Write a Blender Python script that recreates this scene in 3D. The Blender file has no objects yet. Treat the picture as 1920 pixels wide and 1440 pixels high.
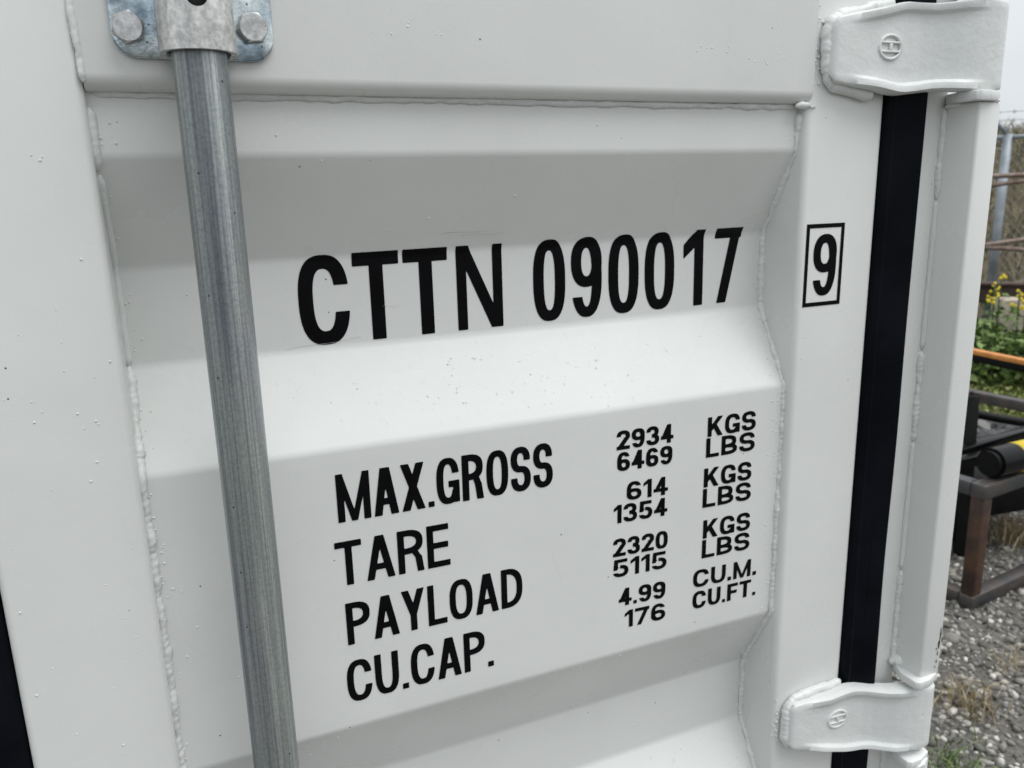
import bpy, bmesh, math, random
import numpy as np
from mathutils import Vector, Matrix, noise

random.seed(7)
rng = np.random.default_rng(11)
sc = bpy.context.scene
R = math.radians

# ------------------------------------------------------------------ camera
ZO = 1.664                                  # height of the door's reference line above the ground
CAM = np.array([0.03392, -0.6184, -0.06441 + ZO])
YAW, PIT, ROLL, FPX = 0.3987, 0.23834, -0.02608, 1526.37
fwd = np.array([math.sin(YAW) * math.cos(PIT), math.cos(YAW) * math.cos(PIT), -math.sin(PIT)])
r0 = np.array([math.cos(YAW), -math.sin(YAW), 0.0])
u0 = np.cross(r0, fwd)
right = math.cos(ROLL) * r0 + math.sin(ROLL) * u0
up = -math.sin(ROLL) * r0 + math.cos(ROLL) * u0
cd = bpy.data.cameras.new("camera")
cam = bpy.data.objects.new("camera", cd)
sc.collection.objects.link(cam)
M = Matrix(((right[0], up[0], -fwd[0], CAM[0]), (right[1], up[1], -fwd[1], CAM[1]),
            (right[2], up[2], -fwd[2], CAM[2]), (0, 0, 0, 1)))
cam.matrix_world = M
cd.sensor_fit = 'HORIZONTAL'
cd.sensor_width = 36.0
cd.lens = 36.0 * FPX / 1920.0
cd.clip_start = 0.02
cd.clip_end = 800
cd.dof.use_dof = True
cd.dof.focus_distance = 0.63
cd.dof.aperture_fstop = 13.0
sc.camera = cam

# ------------------------------------------------------------------ sky, sun, exposure
SUN_EL, SUN_AZ = R(63), R(128)              # azimuth clockwise from +Y (bright cloud high to the front right of the door)
w = bpy.data.worlds.new("World"); sc.world = w; w.use_nodes = True
nt = w.node_tree; nt.nodes.clear()
def N(nt, t, **k):
    n = nt.nodes.new(t)
    for a, b in k.items():
        if a.startswith('i_'):
            n.inputs[a[2:].replace('_', ' ')].default_value = b
        else:
            setattr(n, a, b)
    return n
sky = N(nt, 'ShaderNodeTexSky', sky_type='NISHITA', sun_disc=False)
sky.sun_elevation = SUN_EL; sky.sun_rotation = SUN_AZ
sky.air_density = 1.0; sky.dust_density = 3.0; sky.ozone_density = 1.0
hs = N(nt, 'ShaderNodeHueSaturation'); hs.inputs['Saturation'].default_value = 0.4
tc = N(nt, 'ShaderNodeTexCoord')
mp = N(nt, 'ShaderNodeMapping'); mp.inputs['Scale'].default_value = (1, 1, 2.6)
cl = N(nt, 'ShaderNodeTexNoise'); cl.inputs['Scale'].default_value = 3.0; cl.inputs['Detail'].default_value = 7; cl.inputs['Roughness'].default_value = 0.55
cr = N(nt, 'ShaderNodeValToRGB')
cr.color_ramp.elements[0].position = 0.30; cr.color_ramp.elements[0].color = (0.82, 0.82, 0.82, 1)
cr.color_ramp.elements[1].position = 0.60; cr.color_ramp.elements[1].color = (1, 1, 1, 1)
mx = N(nt, 'ShaderNodeMix', data_type='RGBA')
sxyz = N(nt, 'ShaderNodeSeparateXYZ'); ovc = N(nt, 'ShaderNodeMapRange')
ovc.inputs[1].default_value = 0.0; ovc.inputs[2].default_value = 1.0; ovc.inputs[3].default_value = 1.06; ovc.inputs[4].default_value = 1.98
ocl = N(nt, 'ShaderNodeMix', data_type='RGBA', blend_type='MULTIPLY'); ocl.inputs[0].default_value = 1.0
ocl.inputs[6].default_value = (4.45, 4.66, 4.86, 1)      # overcast cloud cover, brightest overhead
bg = N(nt, 'ShaderNodeBackground'); bg.inputs['Strength'].default_value = 0.10
out = N(nt, 'ShaderNodeOutputWorld')
L = nt.links.new
L(tc.outputs['Generated'], mp.inputs['Vector']); L(mp.outputs['Vector'], cl.inputs['Vector'])
L(cl.outputs['Fac'], cr.inputs['Fac']); L(cr.outputs['Color'], mx.inputs[0])
L(sky.outputs['Color'], hs.inputs['Color']); L(hs.outputs['Color'], mx.inputs[6])
L(tc.outputs['Generated'], sxyz.inputs[0]); L(sxyz.outputs['Z'], ovc.inputs[0]); L(ovc.outputs[0], ocl.inputs[7]); L(ocl.outputs[2], mx.inputs[7])
L(mx.outputs[2], bg.inputs['Color']); L(bg.outputs['Background'], out.inputs['Surface'])

sl = bpy.data.lights.new("sun", 'SUN'); sl.energy = 1.5; sl.angle = R(50); sl.color = (1.0, 0.985, 0.96)
so = bpy.data.objects.new("sun", sl); sc.collection.objects.link(so)
sd = Vector((math.sin(SUN_AZ) * math.cos(SUN_EL), math.cos(SUN_AZ) * math.cos(SUN_EL), math.sin(SUN_EL)))
so.rotation_euler = sd.to_track_quat('Z', 'Y').to_euler()
so.location = sd * 20
sc.view_settings.view_transform = 'Standard'; sc.view_settings.look = 'None'
sc.view_settings.gamma = 1.0; sc.view_settings.use_curve_mapping = False
sc.view_settings.exposure = 0.61

# ------------------------------------------------------------------ pixel -> place helpers
def ray(px, py):
    return fwd + right * (px - 960) / FPX - up * (py - 720) / FPX
def onY(px, py, y):
    d = ray(px, py); t = (y - CAM[1]) / d[1]; return CAM + t * d
def onZ(px, py, z=0.0):
    d = ray(px, py); t = (z - CAM[2]) / d[2]; return CAM + t * d
BD = np.array([math.sin(R(53)), math.cos(R(53)), 0.0])     # depth axis of the yard beside the container
BE = np.array([math.cos(R(53)), -math.sin(R(53)), 0.0])
def PD(px, py, dist):                                      # the point seen at (px,py), dist metres off along BD
    d = ray(px, py); t = dist / (d @ BD); return CAM + t * d
def yard(dist, lat, z=0.0):
    return np.array([CAM[0], CAM[1], 0.0]) + BD * dist + BE * lat + np.array([0, 0, z])

# ------------------------------------------------------------------ object helpers
def tag(o, label=None, cat=None, group=None, kind=None):
    if label: o['label'] = label
    if cat: o['category'] = cat
    if group: o['group'] = group
    if kind: o['kind'] = kind
    return o
def empty(name, loc, label, cat, group=None):
    o = bpy.data.objects.new(name, None); sc.collection.objects.link(o)
    o.location = loc; o.empty_display_size = 0.1
    return tag(o, label, cat, group)
def adopt(o, parent):
    if parent is not None:
        o.parent = parent
        o.matrix_parent_inverse = Matrix.Translation(-Vector(parent.location))
def link(name, me, mat, parent=None, smooth=False, label=None):
    o = bpy.data.objects.new(name, me); sc.collection.objects.link(o)
    if mat is not None and not me.materials: me.materials.append(mat)
    if smooth:
        me.polygons.foreach_set('use_smooth', [True] * len(me.polygons))
    adopt(o, parent)
    if label: o['label'] = label
    return o
def mesh(name, verts, faces):
    me = bpy.data.meshes.new(name); me.from_pydata([tuple(v) for v in verts], [], faces); me.update(); return me
def from_bm(name, bm):
    me = bpy.data.meshes.new(name); bm.to_mesh(me); bm.free(); return me
def fix(me):
    bm = bmesh.new(); bm.from_mesh(me); bmesh.ops.recalc_face_normals(bm, faces=bm.faces); bm.to_mesh(me); bm.free(); return me
def auto_smooth(me, ang=35):
    me.polygons.foreach_set('use_smooth', [True] * len(me.polygons))
    try: me.set_sharp_from_angle(angle=R(ang))
    except Exception: pass
def rbox(x0, x1, y0, y1, z0, z1, bev=0.004, seg=3):
    bm = bmesh.new()
    bmesh.ops.create_cube(bm, size=1.0)
    for v in bm.verts:
        v.co = Vector(((x0 + x1) / 2 + v.co.x * (x1 - x0), (y0 + y1) / 2 + v.co.y * (y1 - y0), (z0 + z1) / 2 + v.co.z * (z1 - z0)))
    if bev > 0:
        bmesh.ops.bevel(bm, geom=bm.edges[:], offset=bev, segments=seg, profile=0.5, affect='EDGES')
    me = from_bm('box', bm); auto_smooth(me); return me
def obar(A, B, wx, wz, upv=(0, 0, 1), bev=0.004):
    """rectangular bar from A to B"""
    A = Vector(A); B = Vector(B); d = (B - A); ln = d.length; d.normalize()
    s = d.cross(Vector(upv)); s.normalize(); t = s.cross(d)
    me = rbox(-wx / 2, wx / 2, -ln / 2, ln / 2, -wz / 2, wz / 2, bev, 2)
    c = (A + B) / 2
    m = Matrix(((s.x, d.x, t.x, c.x), (s.y, d.y, t.y, c.y), (s.z, d.z, t.z, c.z), (0, 0, 0, 1)))
    me.transform(m); return me
def extrude_x(prof, x0, x1, closed=True):
    n = len(prof); v = [(x0, y, z) for y, z in prof] + [(x1, y, z) for y, z in prof]
    f = [(i, (i + 1) % n, n + (i + 1) % n, n + i) for i in range(n if closed else n - 1)]
    if closed: f += [tuple(range(n - 1, -1, -1)), tuple(range(n, 2 * n))]
    return mesh('extr', v, f)
def fillet(pts, r, k=6):
    """round the inner corners of an open polyline of 2D points; r may be a list"""
    o = [pts[0]]
    for i in range(1, len(pts) - 1):
        rr = r[i] if isinstance(r, (list, tuple)) else r
        p = Vector(pts[i]); a = (Vector(pts[i - 1]) - p); b = (Vector(pts[i + 1]) - p)
        la, lb = a.length, b.length; a.normalize(); b.normalize()
        ang = a.angle(b)
        if rr <= 0 or ang > math.pi - 1e-3: o.append(tuple(p)); continue
        t = min(rr / math.tan(ang / 2), la * .49, lb * .49); rr2 = t * math.tan(ang / 2)
        c = p + (a + b).normalized() * (rr2 / math.sin(ang / 2))
        s = p + a * t - c; e = p + b * t - c
        tot = s.angle(e); sg = 1 if (s.x * e.y - s.y * e.x) > 0 else -1
        for j in range(k + 1):
            th = sg * tot * j / k; q = c + Vector((s.x * math.cos(th) - s.y * math.sin(th), s.x * math.sin(th) + s.y * math.cos(th)))
            o.append(tuple(q))
    o.append(pts[-1]); return o
def resample(pts, step):
    pts = [np.array(p, float) for p in pts]; o = [pts[0]]
    for a, b in zip(pts[:-1], pts[1:]):
        n = max(1, int(np.linalg.norm(b - a) / step + .5))
        for i in range(1, n + 1): o.append(a + (b - a) * i / n)
    return o
def tube(pts, rad, seg=10, caps=True, radf=None):
    pts = [np.array(p, float) for p in pts]; n = len(pts); V = []; F = []
    prev = None
    for i, p in enumerate(pts):
        t = pts[min(i + 1, n - 1)] - pts[max(i - 1, 0)]; t /= np.linalg.norm(t) + 1e-12
        if prev is None:
            a = np.array([0, 0, 1.0]) if abs(t[2]) < .8 else np.array([1.0, 0, 0])
        else: a = prev
        s = a - t * (a @ t); s /= np.linalg.norm(s); prev = s; q = np.cross(t, s)
        for k in range(seg):
            th = 2 * math.pi * k / seg
            r_ = rad if radf is None else radf(i, th)
            V.append(p + r_ * (math.cos(th) * s + math.sin(th) * q))
    for i in range(n - 1):
        for k in range(seg):
            a = i * seg + k; b = i * seg + (k + 1) % seg
            F.append((a, b, b + seg, a + seg))
    if caps:
        F.append(tuple(range(seg - 1, -1, -1))); F.append(tuple(range((n - 1) * seg, n * seg)))
    me = mesh('tube', V, F); me.polygons.foreach_set('use_smooth', [True] * len(me.polygons)); return me
def join(meshes, name='joined'):
    bm = bmesh.new()
    for m in meshes: bm.from_mesh(m)
    return from_bm(name, bm)
def scatter(base_v, base_f, mats):
    """one mesh of many transformed copies (mats: N x 3 x 4)"""
    bv = np.c_[np.array(base_v, float), np.ones(len(base_v))]; nb = len(bv)
    V = np.einsum('nij,kj->nki', mats, bv).reshape(-1, 3)
    bf = np.array(base_f); Fq = (bf[None] + (np.arange(len(mats)) * nb)[:, None, None]).reshape(-1, bf.shape[1])
    me = bpy.data.meshes.new('scatter'); nf, k = Fq.shape
    me.vertices.add(len(V)); me.vertices.foreach_set('co', V.ravel())
    me.loops.add(nf * k); me.loops.foreach_set('vertex_index', Fq.ravel().astype(np.int32))
    me.polygons.add(nf); me.polygons.foreach_set('loop_start', (np.arange(nf) * k).astype(np.int32))
    me.update(calc_edges=True); me.validate(); return me

# ------------------------------------------------------------------ materials
def mat(name):
    m = bpy.data.materials.new(name); m.use_nodes = True; nt = m.node_tree
    b = nt.nodes['Principled BSDF']; return m, nt, b
def ramp(nt, fac, stops):
    r = nt.nodes.new('ShaderNodeValToRGB'); e = r.color_ramp.elements
    while len(e) < len(stops): e.new(.5)
    r.color_ramp.interpolation = 'EASE'
    for x, (p, c) in zip(e, stops): x.position = p; x.color = (*c, 1) if len(c) == 3 else c
    nt.links.new(fac, r.inputs['Fac']); return r
def coords(nt, scale=(1, 1, 1), kind='Object'):
    t = nt.nodes.new('ShaderNodeTexCoord'); m = nt.nodes.new('ShaderNodeMapping'); m.inputs['Scale'].default_value = scale
    nt.links.new(t.outputs[kind], m.inputs['Vector']); return m.outputs['Vector']
def noise_n(nt, vec, scale, detail=3, rough=.5):
    n = nt.nodes.new('ShaderNodeTexNoise'); n.inputs['Scale'].default_value = scale; n.inputs['Detail'].default_value = detail; n.inputs['Roughness'].default_value = rough
    nt.links.new(vec, n.inputs['Vector']); return n
def mixc(nt, fac, a, b, mode='MIX'):
    m = nt.nodes.new('ShaderNodeMix'); m.data_type = 'RGBA'; m.blend_type = mode
    for s, v in ((0, fac), (6, a), (7, b)):
        if hasattr(v, 'is_linked') or isinstance(v, bpy.types.NodeSocket): nt.links.new(v, m.inputs[s])
        else: m.inputs[s].default_value = v if s == 0 else (*v, 1)
    return m.outputs[2]
def bump(nt, bsdf, h, strength, dist):
    b = nt.nodes.new('ShaderNodeBump'); b.inputs['Strength'].default_value = strength; b.inputs['Distance'].default_value = dist
    nt.links.new(h, b.inputs['Height']); nt.links.new(b.outputs['Normal'], bsdf.inputs['Normal']); return b

def paint_mat(name, base, rough, peel=0.35, cast=False):
    m, nt, b = mat(name); v = coords(nt)
    big = noise_n(nt, v, 3.2, 4, .6)
    c1 = ramp(nt, big.outputs['Fac'], [(.3, tuple(x * .955 for x in base)), (.7, tuple(min(1, x * 1.03) for x in base))])
    # grime streaks that run down the sheet
    vs = coords(nt, (26, 26, 2.2)); st = noise_n(nt, vs, 1.0, 5, .65)
    sr = ramp(nt, st.outputs['Fac'], [(.52, (0, 0, 0)), (.78, (1, 1, 1))])
    msk = noise_n(nt, v, 5.0, 3); mr = ramp(nt, msk.outputs['Fac'], [(.45, (0, 0, 0)), (.75, (.20, .20, .20))])
    fac = nt.nodes.new('ShaderNodeMath'); fac.operation = 'MULTIPLY'
    nt.links.new(sr.outputs['Color'], fac.inputs[0]); nt.links.new(mr.outputs['Color'], fac.inputs[1])
    col = mixc(nt, fac.outputs[0], c1.outputs['Color'], tuple(x * .80 for x in base))
    # grit: tiny dark specks caught in the paint
    vo = nt.nodes.new('ShaderNodeTexVoronoi'); vo.inputs['Scale'].default_value = 58; nt.links.new(v, vo.inputs['Vector'])
    vd = ramp(nt, vo.outputs['Distance'], [(.030, (1, 1, 1)), (.052, (0, 0, 0))])
    vc = nt.nodes.new('ShaderNodeSeparateColor'); nt.links.new(vo.outputs['Color'], vc.inputs[0])
    gt = nt.nodes.new('ShaderNodeMath'); gt.operation = 'GREATER_THAN'; gt.inputs[1].default_value = .80; nt.links.new(vc.outputs[0], gt.inputs[0])
    sp = nt.nodes.new('ShaderNodeMath'); sp.operation = 'MULTIPLY'; nt.links.new(vd.outputs['Color'], sp.inputs[0]); nt.links.new(gt.outputs[0], sp.inputs[1])
    col = mixc(nt, sp.outputs[0], col, (.09, .085, .08))
    nt.links.new(col, b.inputs['Base Color'])
    rr = ramp(nt, noise_n(nt, v, 9, 4).outputs['Fac'], [(.3, (rough - .05,) * 3), (.7, (rough + .08,) * 3)])
    nt.links.new(rr.outputs['Color'], b.inputs['Roughness'])
    b.inputs['Specular IOR Level'].default_value = .45
    fine = noise_n(nt, v, 520 if not cast else 260, 2, .5); soft = noise_n(nt, v, 18 if not cast else 55, 3)
    ad = nt.nodes.new('ShaderNodeMath'); ad.operation = 'MULTIPLY_ADD'; ad.inputs[1].default_value = 7.0 if not cast else 3.0
    nt.links.new(soft.outputs['Fac'], ad.inputs[0]); nt.links.new(fine.outputs['Fac'], ad.inputs[2])
    bump(nt, b, ad.outputs[0], peel, .0005 if not cast else .0007)
    return m
PAINT = (.685, .695, .672)
M_paint = paint_mat('grey_white_paint', PAINT, .28, .10)
M_cast = paint_mat('painted_casting', (.67, .685, .672), .35, .40, cast=True)
M_weld = paint_mat('painted_weld', (.685, .70, .685), .30, .3, cast=True)

def m_zinc(name, dark, light, metal, rough, streak=(60, 60, 2.0), tint=None):
    m, nt, b = mat(name); v = coords(nt, streak); n1 = noise_n(nt, v, 1.6, 6, .6)
    r1 = ramp(nt, n1.outputs['Fac'], [(.34, dark), (.5, tuple((a + c) / 2 for a, c in zip(dark, light))), (.68, light)])
    v2 = coords(nt); n2 = noise_n(nt, coords(nt, (1, 1, .35)) if streak[2] < 5 else v2, 230, 4, .65)
    r2 = ramp(nt, n2.outputs['Fac'], [(.36, (.62, .62, .64)), (.62, (1.12, 1.12, 1.12))])
    col = mixc(nt, .6, r1.outputs['Color'], r2.outputs['Color'], 'MULTIPLY')
    if tint:
        n3 = noise_n(nt, v2, 26, 3); r3 = ramp(nt, n3.outputs['Fac'], [(.42, tint[0]), (.60, tint[1])])
        col = mixc(nt, .75, col, r3.outputs['Color'], 'MULTIPLY')
    # pits
    vo = nt.nodes.new('ShaderNodeTexVoronoi'); vo.inputs['Scale'].default_value = 150; nt.links.new(v2, vo.inputs['Vector'])
    pd = ramp(nt, vo.outputs['Distance'], [(.08, (1, 1, 1)), (.14, (0, 0, 0))])
    vc = nt.nodes.new('ShaderNodeSeparateColor'); nt.links.new(vo.outputs['Color'], vc.inputs[0])
    gt = nt.nodes.new('ShaderNodeMath'); gt.operation = 'GREATER_THAN'; gt.inputs[1].default_value = .86; nt.links.new(vc.outputs[1], gt.inputs[0])
    sp = nt.nodes.new('ShaderNodeMath'); sp.operation = 'MULTIPLY'; nt.links.new(pd.outputs['Color'], sp.inputs[0]); nt.links.new(gt.outputs[0], sp.inputs[1])
    col = mixc(nt, sp.outputs[0], col, tuple(x * .35 for x in dark))
    nt.links.new(col, b.inputs['Base Color']); b.inputs['Metallic'].default_value = metal
    rr = ramp(nt, n1.outputs['Fac'], [(.3, (rough + .12,) * 3), (.7, (rough - .06,) * 3)]); nt.links.new(rr.outputs['Color'], b.inputs['Roughness'])
    bump(nt, b, n2.outputs['Fac'], .35, .0006)
    return m
def rod_mat():
    m, nt, b = mat('galvanised_rod'); v = coords(nt)
    a = noise_n(nt, coords(nt, (62, 62, .9)), 1.0, 4, .55); ra = ramp(nt, a.outputs['Fac'], [(.34, (.22, .235, .25)), (.5, (.38, .40, .405)), (.66, (.62, .645, .635))])
    l = noise_n(nt, coords(nt, (620, 620, 5)), 1.0, 3, .6); rl = ramp(nt, l.outputs['Fac'], [(.36, (.66, .66, .70)), (.56, (1.05, 1.05, 1.04))])
    sp = noise_n(nt, v, 420, 3, .7); rs_ = ramp(nt, sp.outputs['Fac'], [(.34, (.80, .81, .83)), (.62, (1.08, 1.08, 1.06))])
    t = noise_n(nt, coords(nt, (26, 26, 7)), 1.0, 3); rt = ramp(nt, t.outputs['Fac'], [(.40, (.94, .94, .98)), (.60, (1.0, 1.04, 1.01))])
    col = mixc(nt, .85, ra.outputs['Color'], rl.outputs['Color'], 'MULTIPLY'); col = mixc(nt, .8, col, rs_.outputs['Color'], 'MULTIPLY'); col = mixc(nt, .9, col, rt.outputs['Color'], 'MULTIPLY')
    # worn streak where the bar has rubbed, brownish
    wn = noise_n(nt, coords(nt, (120, 120, 1.6)), 1.0, 2); rw = ramp(nt, wn.outputs['Fac'], [(.66, (0, 0, 0)), (.74, (.55, .55, .55))])
    col = mixc(nt, rw.outputs['Color'], col, (.40, .35, .32))
    vo = nt.nodes.new('ShaderNodeTexVoronoi'); vo.inputs['Scale'].default_value = 120; nt.links.new(v, vo.inputs['Vector'])
    pd = ramp(nt, vo.outputs['Distance'], [(.07, (1, 1, 1)), (.13, (0, 0, 0))]); vc = nt.nodes.new('ShaderNodeSeparateColor'); nt.links.new(vo.outputs['Color'], vc.inputs[0])
    gt = nt.nodes.new('ShaderNodeMath'); gt.operation = 'GREATER_THAN'; gt.inputs[1].default_value = .80; nt.links.new(vc.outputs[1], gt.inputs[0])
    ml = nt.nodes.new('ShaderNodeMath'); ml.operation = 'MULTIPLY'; nt.links.new(pd.outputs['Color'], ml.inputs[0]); nt.links.new(gt.outputs[0], ml.inputs[1])
    col = mixc(nt, ml.outputs[0], col, (.07, .075, .09)); nt.links.new(col, b.inputs['Base Color'])
    b.inputs['Metallic'].default_value = .75
    rr = ramp(nt, a.outputs['Fac'], [(.3, (.46,) * 3), (.7, (.30,) * 3)]); nt.links.new(rr.outputs['Color'], b.inputs['Roughness'])
    ad = nt.nodes.new('ShaderNodeMath'); ad.operation = 'ADD'; nt.links.new(l.outputs['Fac'], ad.inputs[0]); nt.links.new(sp.outputs['Fac'], ad.inputs[1])
    bump(nt, b, ad.outputs[0], .3, .0005); return m
M_rod = rod_mat()
M_saddle = m_zinc('galvanised_saddle', (.42, .42, .41), (.74, .74, .71), .55, .40, (60, 60, 22))
M_plate = m_zinc('zinc_plated_plate', (.30, .36, .40), (.80, .85, .86), .95, .16, (30, 30, 30), ((.66, .78, .88), (1.0, 1.0, .95)))
M_bolt = m_zinc('zinc_bolt', (.46, .46, .46), (.66, .66, .65), .75, .38, (80, 80, 80))

def simple(name, col, rough, metal=0.0, var=.15, vscale=20, bmp=0, bscale=60, bd=.002, col2=None):
    m, nt, b = mat(name); v = coords(nt); n = noise_n(nt, v, vscale, 5, .6)
    c2 = col2 if col2 else tuple(x * (1 + var) for x in col); c1 = tuple(x * (1 - var) for x in col) if not col2 else col
    r = ramp(nt, n.outputs['Fac'], [(.35, c1), (.65, c2)]); nt.links.new(r.outputs['Color'], b.inputs['Base Color'])
    b.inputs['Roughness'].default_value = rough; b.inputs['Metallic'].default_value = metal
    if bmp:
        n2 = noise_n(nt, v, bscale, 4); bump(nt, b, n2.outputs['Fac'], bmp, bd)
    return m
M_rubber = simple('black_rubber', (.0045, .0052, .0078), .38, var=.3, vscale=9, bmp=.15, bscale=200, bd=.0004)
M_vinyl = simple('black_vinyl', (.0030, .0030, .0040), .2, var=.25, vscale=40, bmp=.18, bscale=140, bd=.0004)
for _m, _s in ((M_rubber, .05), (M_vinyl, .11)): _m.node_tree.nodes['Principled BSDF'].inputs['Specular IOR Level'].default_value = _s
M_dark = simple('hole_shade_black', (.012, .012, .013), .7)  # near-black colour standing for the shade inside the saddle hole
def glassy():
    m, nt, b = mat('clear_water'); b.inputs['Base Color'].default_value = (.97, .98, 1, 1); b.inputs['Roughness'].default_value = .03
    b.inputs['IOR'].default_value = 1.33; b.inputs['Transmission Weight'].default_value = 1.0; return m
M_water = glassy()

# ------------------------------------------------------------------ the ground
def ground_mat():
    m, nt, b = mat('gravel_ground'); v = coords(nt)
    n1 = noise_n(nt, v, 1.3, 6, .6); n2 = noise_n(nt, v, 55, 4, .7)
    r1 = ramp(nt, n1.outputs['Fac'], [(.35, (.095, .092, .083)), (.65, (.165, .157, .138))])
    r2 = ramp(nt, n2.outputs['Fac'], [(.35, (.45, .45, .45)), (.62, (1.25, 1.25, 1.25))])
    col = mixc(nt, .8, r1.outputs['Color'], r2.outputs['Color'], 'MULTIPLY'); nt.links.new(col, b.inputs['Base Color'])
    b.inputs['Roughness'].default_value = .95; bump(nt, b, n2.outputs['Fac'], .9, .02); return m
gm = mesh('ground', [(-400, -400, 0), (400, -400, 0), (400, 400, 0), (-400, 400, 0)], [(0, 1, 2, 3)])
tag(link('ground', gm, ground_mat()), 'grey crushed gravel yard beside the container', 'ground', kind='structure')

# ================================================================== THE CONTAINER
BOX = empty('shipping_container', (-.123, 1.1, 0), 'light grey painted steel shipping container seen close at its corrugated door', 'container')
W, XG, XL = 0.598, 0.6936, -0.0975          # right stile's inner edge, its outer edge, left stile's outer edge
DO, DI = 0.0117, 0.0534                     # depth of outer and inner flats of the corrugation
ZN = [.03, -.0382, -.1169, -.1913, -.2664, -.5202, -.601, -.675, -.750, -1.004, -1.085, -1.159, -1.234, -1.50]
YN = [DO, DO, DI, DI, DO, DO, DI, DI, DO, DO, DI, DI, DO, DO]
PROF = fillet(list(zip(YN, ZN)), .014, 7)
pz = np.array([z for y, z in PROF])[::-1]; py_ = np.array([y for y, z in PROF])[::-1]
def prof(z): return float(np.interp(z, pz, py_))
def zo(me): me.transform(Matrix.Translation((0, 0, ZO))); return me
def part(name, me, m, parent=BOX, smooth=False, label=None):
    return link(name, zo(me), m, parent, smooth, label)

# --- corrugated sheet
xs = np.linspace(-.003, W + .003, 31)
V = []; F = []
pr = resample([(y, z) for y, z in PROF], .012)
for i, x in enumerate(xs):
    for y, z in pr:
        dx = .0011 * math.sin(x * 5.1 + z * 3.3) * math.sin((z + 1.5) * 9)      # sheet is not dead flat
        V.append((x, y + dx, z))
n = len(pr)
for i in range(len(xs) - 1):
    for j in range(n - 1): F.append((i * n + j, i * n + j + 1, (i + 1) * n + j + 1, (i + 1) * n + j))
me = fix(mesh('panel', V, F))
SHEET = part('corrugated_panel', me, M_paint, smooth=True)
def sheet_y(x, z): return prof(z) + .0011 * math.sin(x * 5.1 + z * 3.3) * math.sin((z + 1.5) * 9)

# --- stiles and rails of the door leaf
part('stile', rbox(XL, 0.0, 0.0, .075, -1.56, .25, .0055, 4), M_paint)
part('stile', rbox(W, XG, 0.0, .075, -1.56, .25, .0065, 4), M_paint)
prof_r = fillet([(.07, .003), (-.0022, .003), (-.0022, .25), (.07, .25)], [0, .0105, 0, 0], 8)
RAIL = part('top_rail', fix(extrude_x(prof_r, .0006, W + .0032)), M_paint)
auto_smooth(RAIL.data, 40)
part('bottom_rail', rbox(.0006, W - .0006, -.001, .07, -1.56, -1.49, .006, 3), M_paint)

# --- weld beads
def bead(path, r, seed, rough=1.0, step=.0013, pitch=.006, sy=1.0):
    pts = resample(path, step); rs = random.Random(seed); off = rs.random() * 100
    wob = []
    for i, p in enumerate(pts):
        nz = Vector((noise.noise((i * .11 + off, 0, 0)), noise.noise((i * .11, off, 3)), noise.noise((i * .11, 7, off))))
        wob.append(p + np.array(nz) * r * .38 * rough)
    def rf(i, th):
        s = i * step
        rip = .05 * math.sin(2 * math.pi * s / pitch + 1.2 * math.cos(th)) * rough
        slow = .45 * noise.noise((s * 38 + off, 3.1, off)) * min(1, rough + .3)
        lump = .26 * noise.noise((s * 130 + off, math.cos(th) * .8, math.sin(th) * .8)) * rough + .26 * noise.noise((s * 900, math.cos(th) * 2 + off, math.sin(th) * 2)) * rough
        end = min(1, .35 + i / 5, .35 + (len(pts) - 1 - i) / 5)
        return max(.3 * r, r * (1 + rip + lump + slow)) * end
    return tube(wob, r, 12, True, rf)
def prof_path(x, z0, z1, dy, step=.004):
    zs = np.linspace(z0, z1, int(abs(z1 - z0) / step) + 2); return [(x, prof(z) + dy, z) for z in zs]
part('weld_bead', bead(prof_path(W - .0004, -.004, -.95, -.0004), .0033, 1, 1.0), M_weld)
part('weld_bead', bead(prof_path(.0010, -.006, -.047, -.0004), .0032, 2, .5), M_weld)
part('weld_bead', bead(prof_path(.0012, -.050, -.19, -.0004), .0030, 22, .35), M_weld)
part('weld_bead', bead(prof_path(.0014, -.19, -.95, -.0004), .0033, 23, 1.0), M_weld)
part('weld_bead', bead([(.004, DO + .0006, .0022), (.2, DO + .0006, .0018), (.4, DO + .0006, .0012), (W - .004, DO + .0006, .0008)], .0031, 3, .8), M_weld)
part('weld_bead', bead([(.0002, -.0006, .20), (-.0006, -.0006, .06), (.0006, -.001, .008)], .0026, 4, .9), M_weld)
part('weld_bead', bead([(W + .0046, -.0002, .20), (W + .0044, -.0002, .012)], .0013, 5, .9), M_weld)
part('weld_bead', bead([(W - .012, .003, .001), (W + .004, .0006, .001)], .0032, 6, .7), M_weld)

# --- gaskets: black lip seals either side of the leaf
def gasket(x0, x1, yf, rise=0.0):
    P = []
    k = 40
    for i in range(k + 1):
        t = i / k; P.append((x0 + (x1 - x0) * t, yf - .0035 * math.sin(math.pi * t) ** .7 - rise * t ** 1.6))
    sgn = 1 if x1 > .5 else -1
    lipx = x0 + .004 if sgn > 0 else x1 - .004
    P = [(x, y - .0016 * math.exp(-((x - lipx) / .0016) ** 2)) for x, y in P]
    P = [(x0, .05)] + P + [(x1, .05)]
    zs = np.linspace(.25, -1.55, 120); V = []; F = []
    for z in zs:
        for i, (x, y) in enumerate(P):
            a = .0022 * noise.noise((z * 4.2, 1.7, x0)) * (i > len(P) / 2)
            V.append((x + a, y + .001 * noise.noise((z * 6, x * 9, 4)), z))
    n = len(P)
    for j in range(len(zs) - 1):
        for i in range(n - 1): F.append((j * n + i, j * n + i + 1, (j + 1) * n + i + 1, (j + 1) * n + i))
    return fix(mesh('gasket', V, F))
part('gasket', gasket(XG + .0015, .7305, -.0025, .0130), M_rubber, smooth=True)  # right lip is shaped to rise so that it shades the post recess
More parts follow.
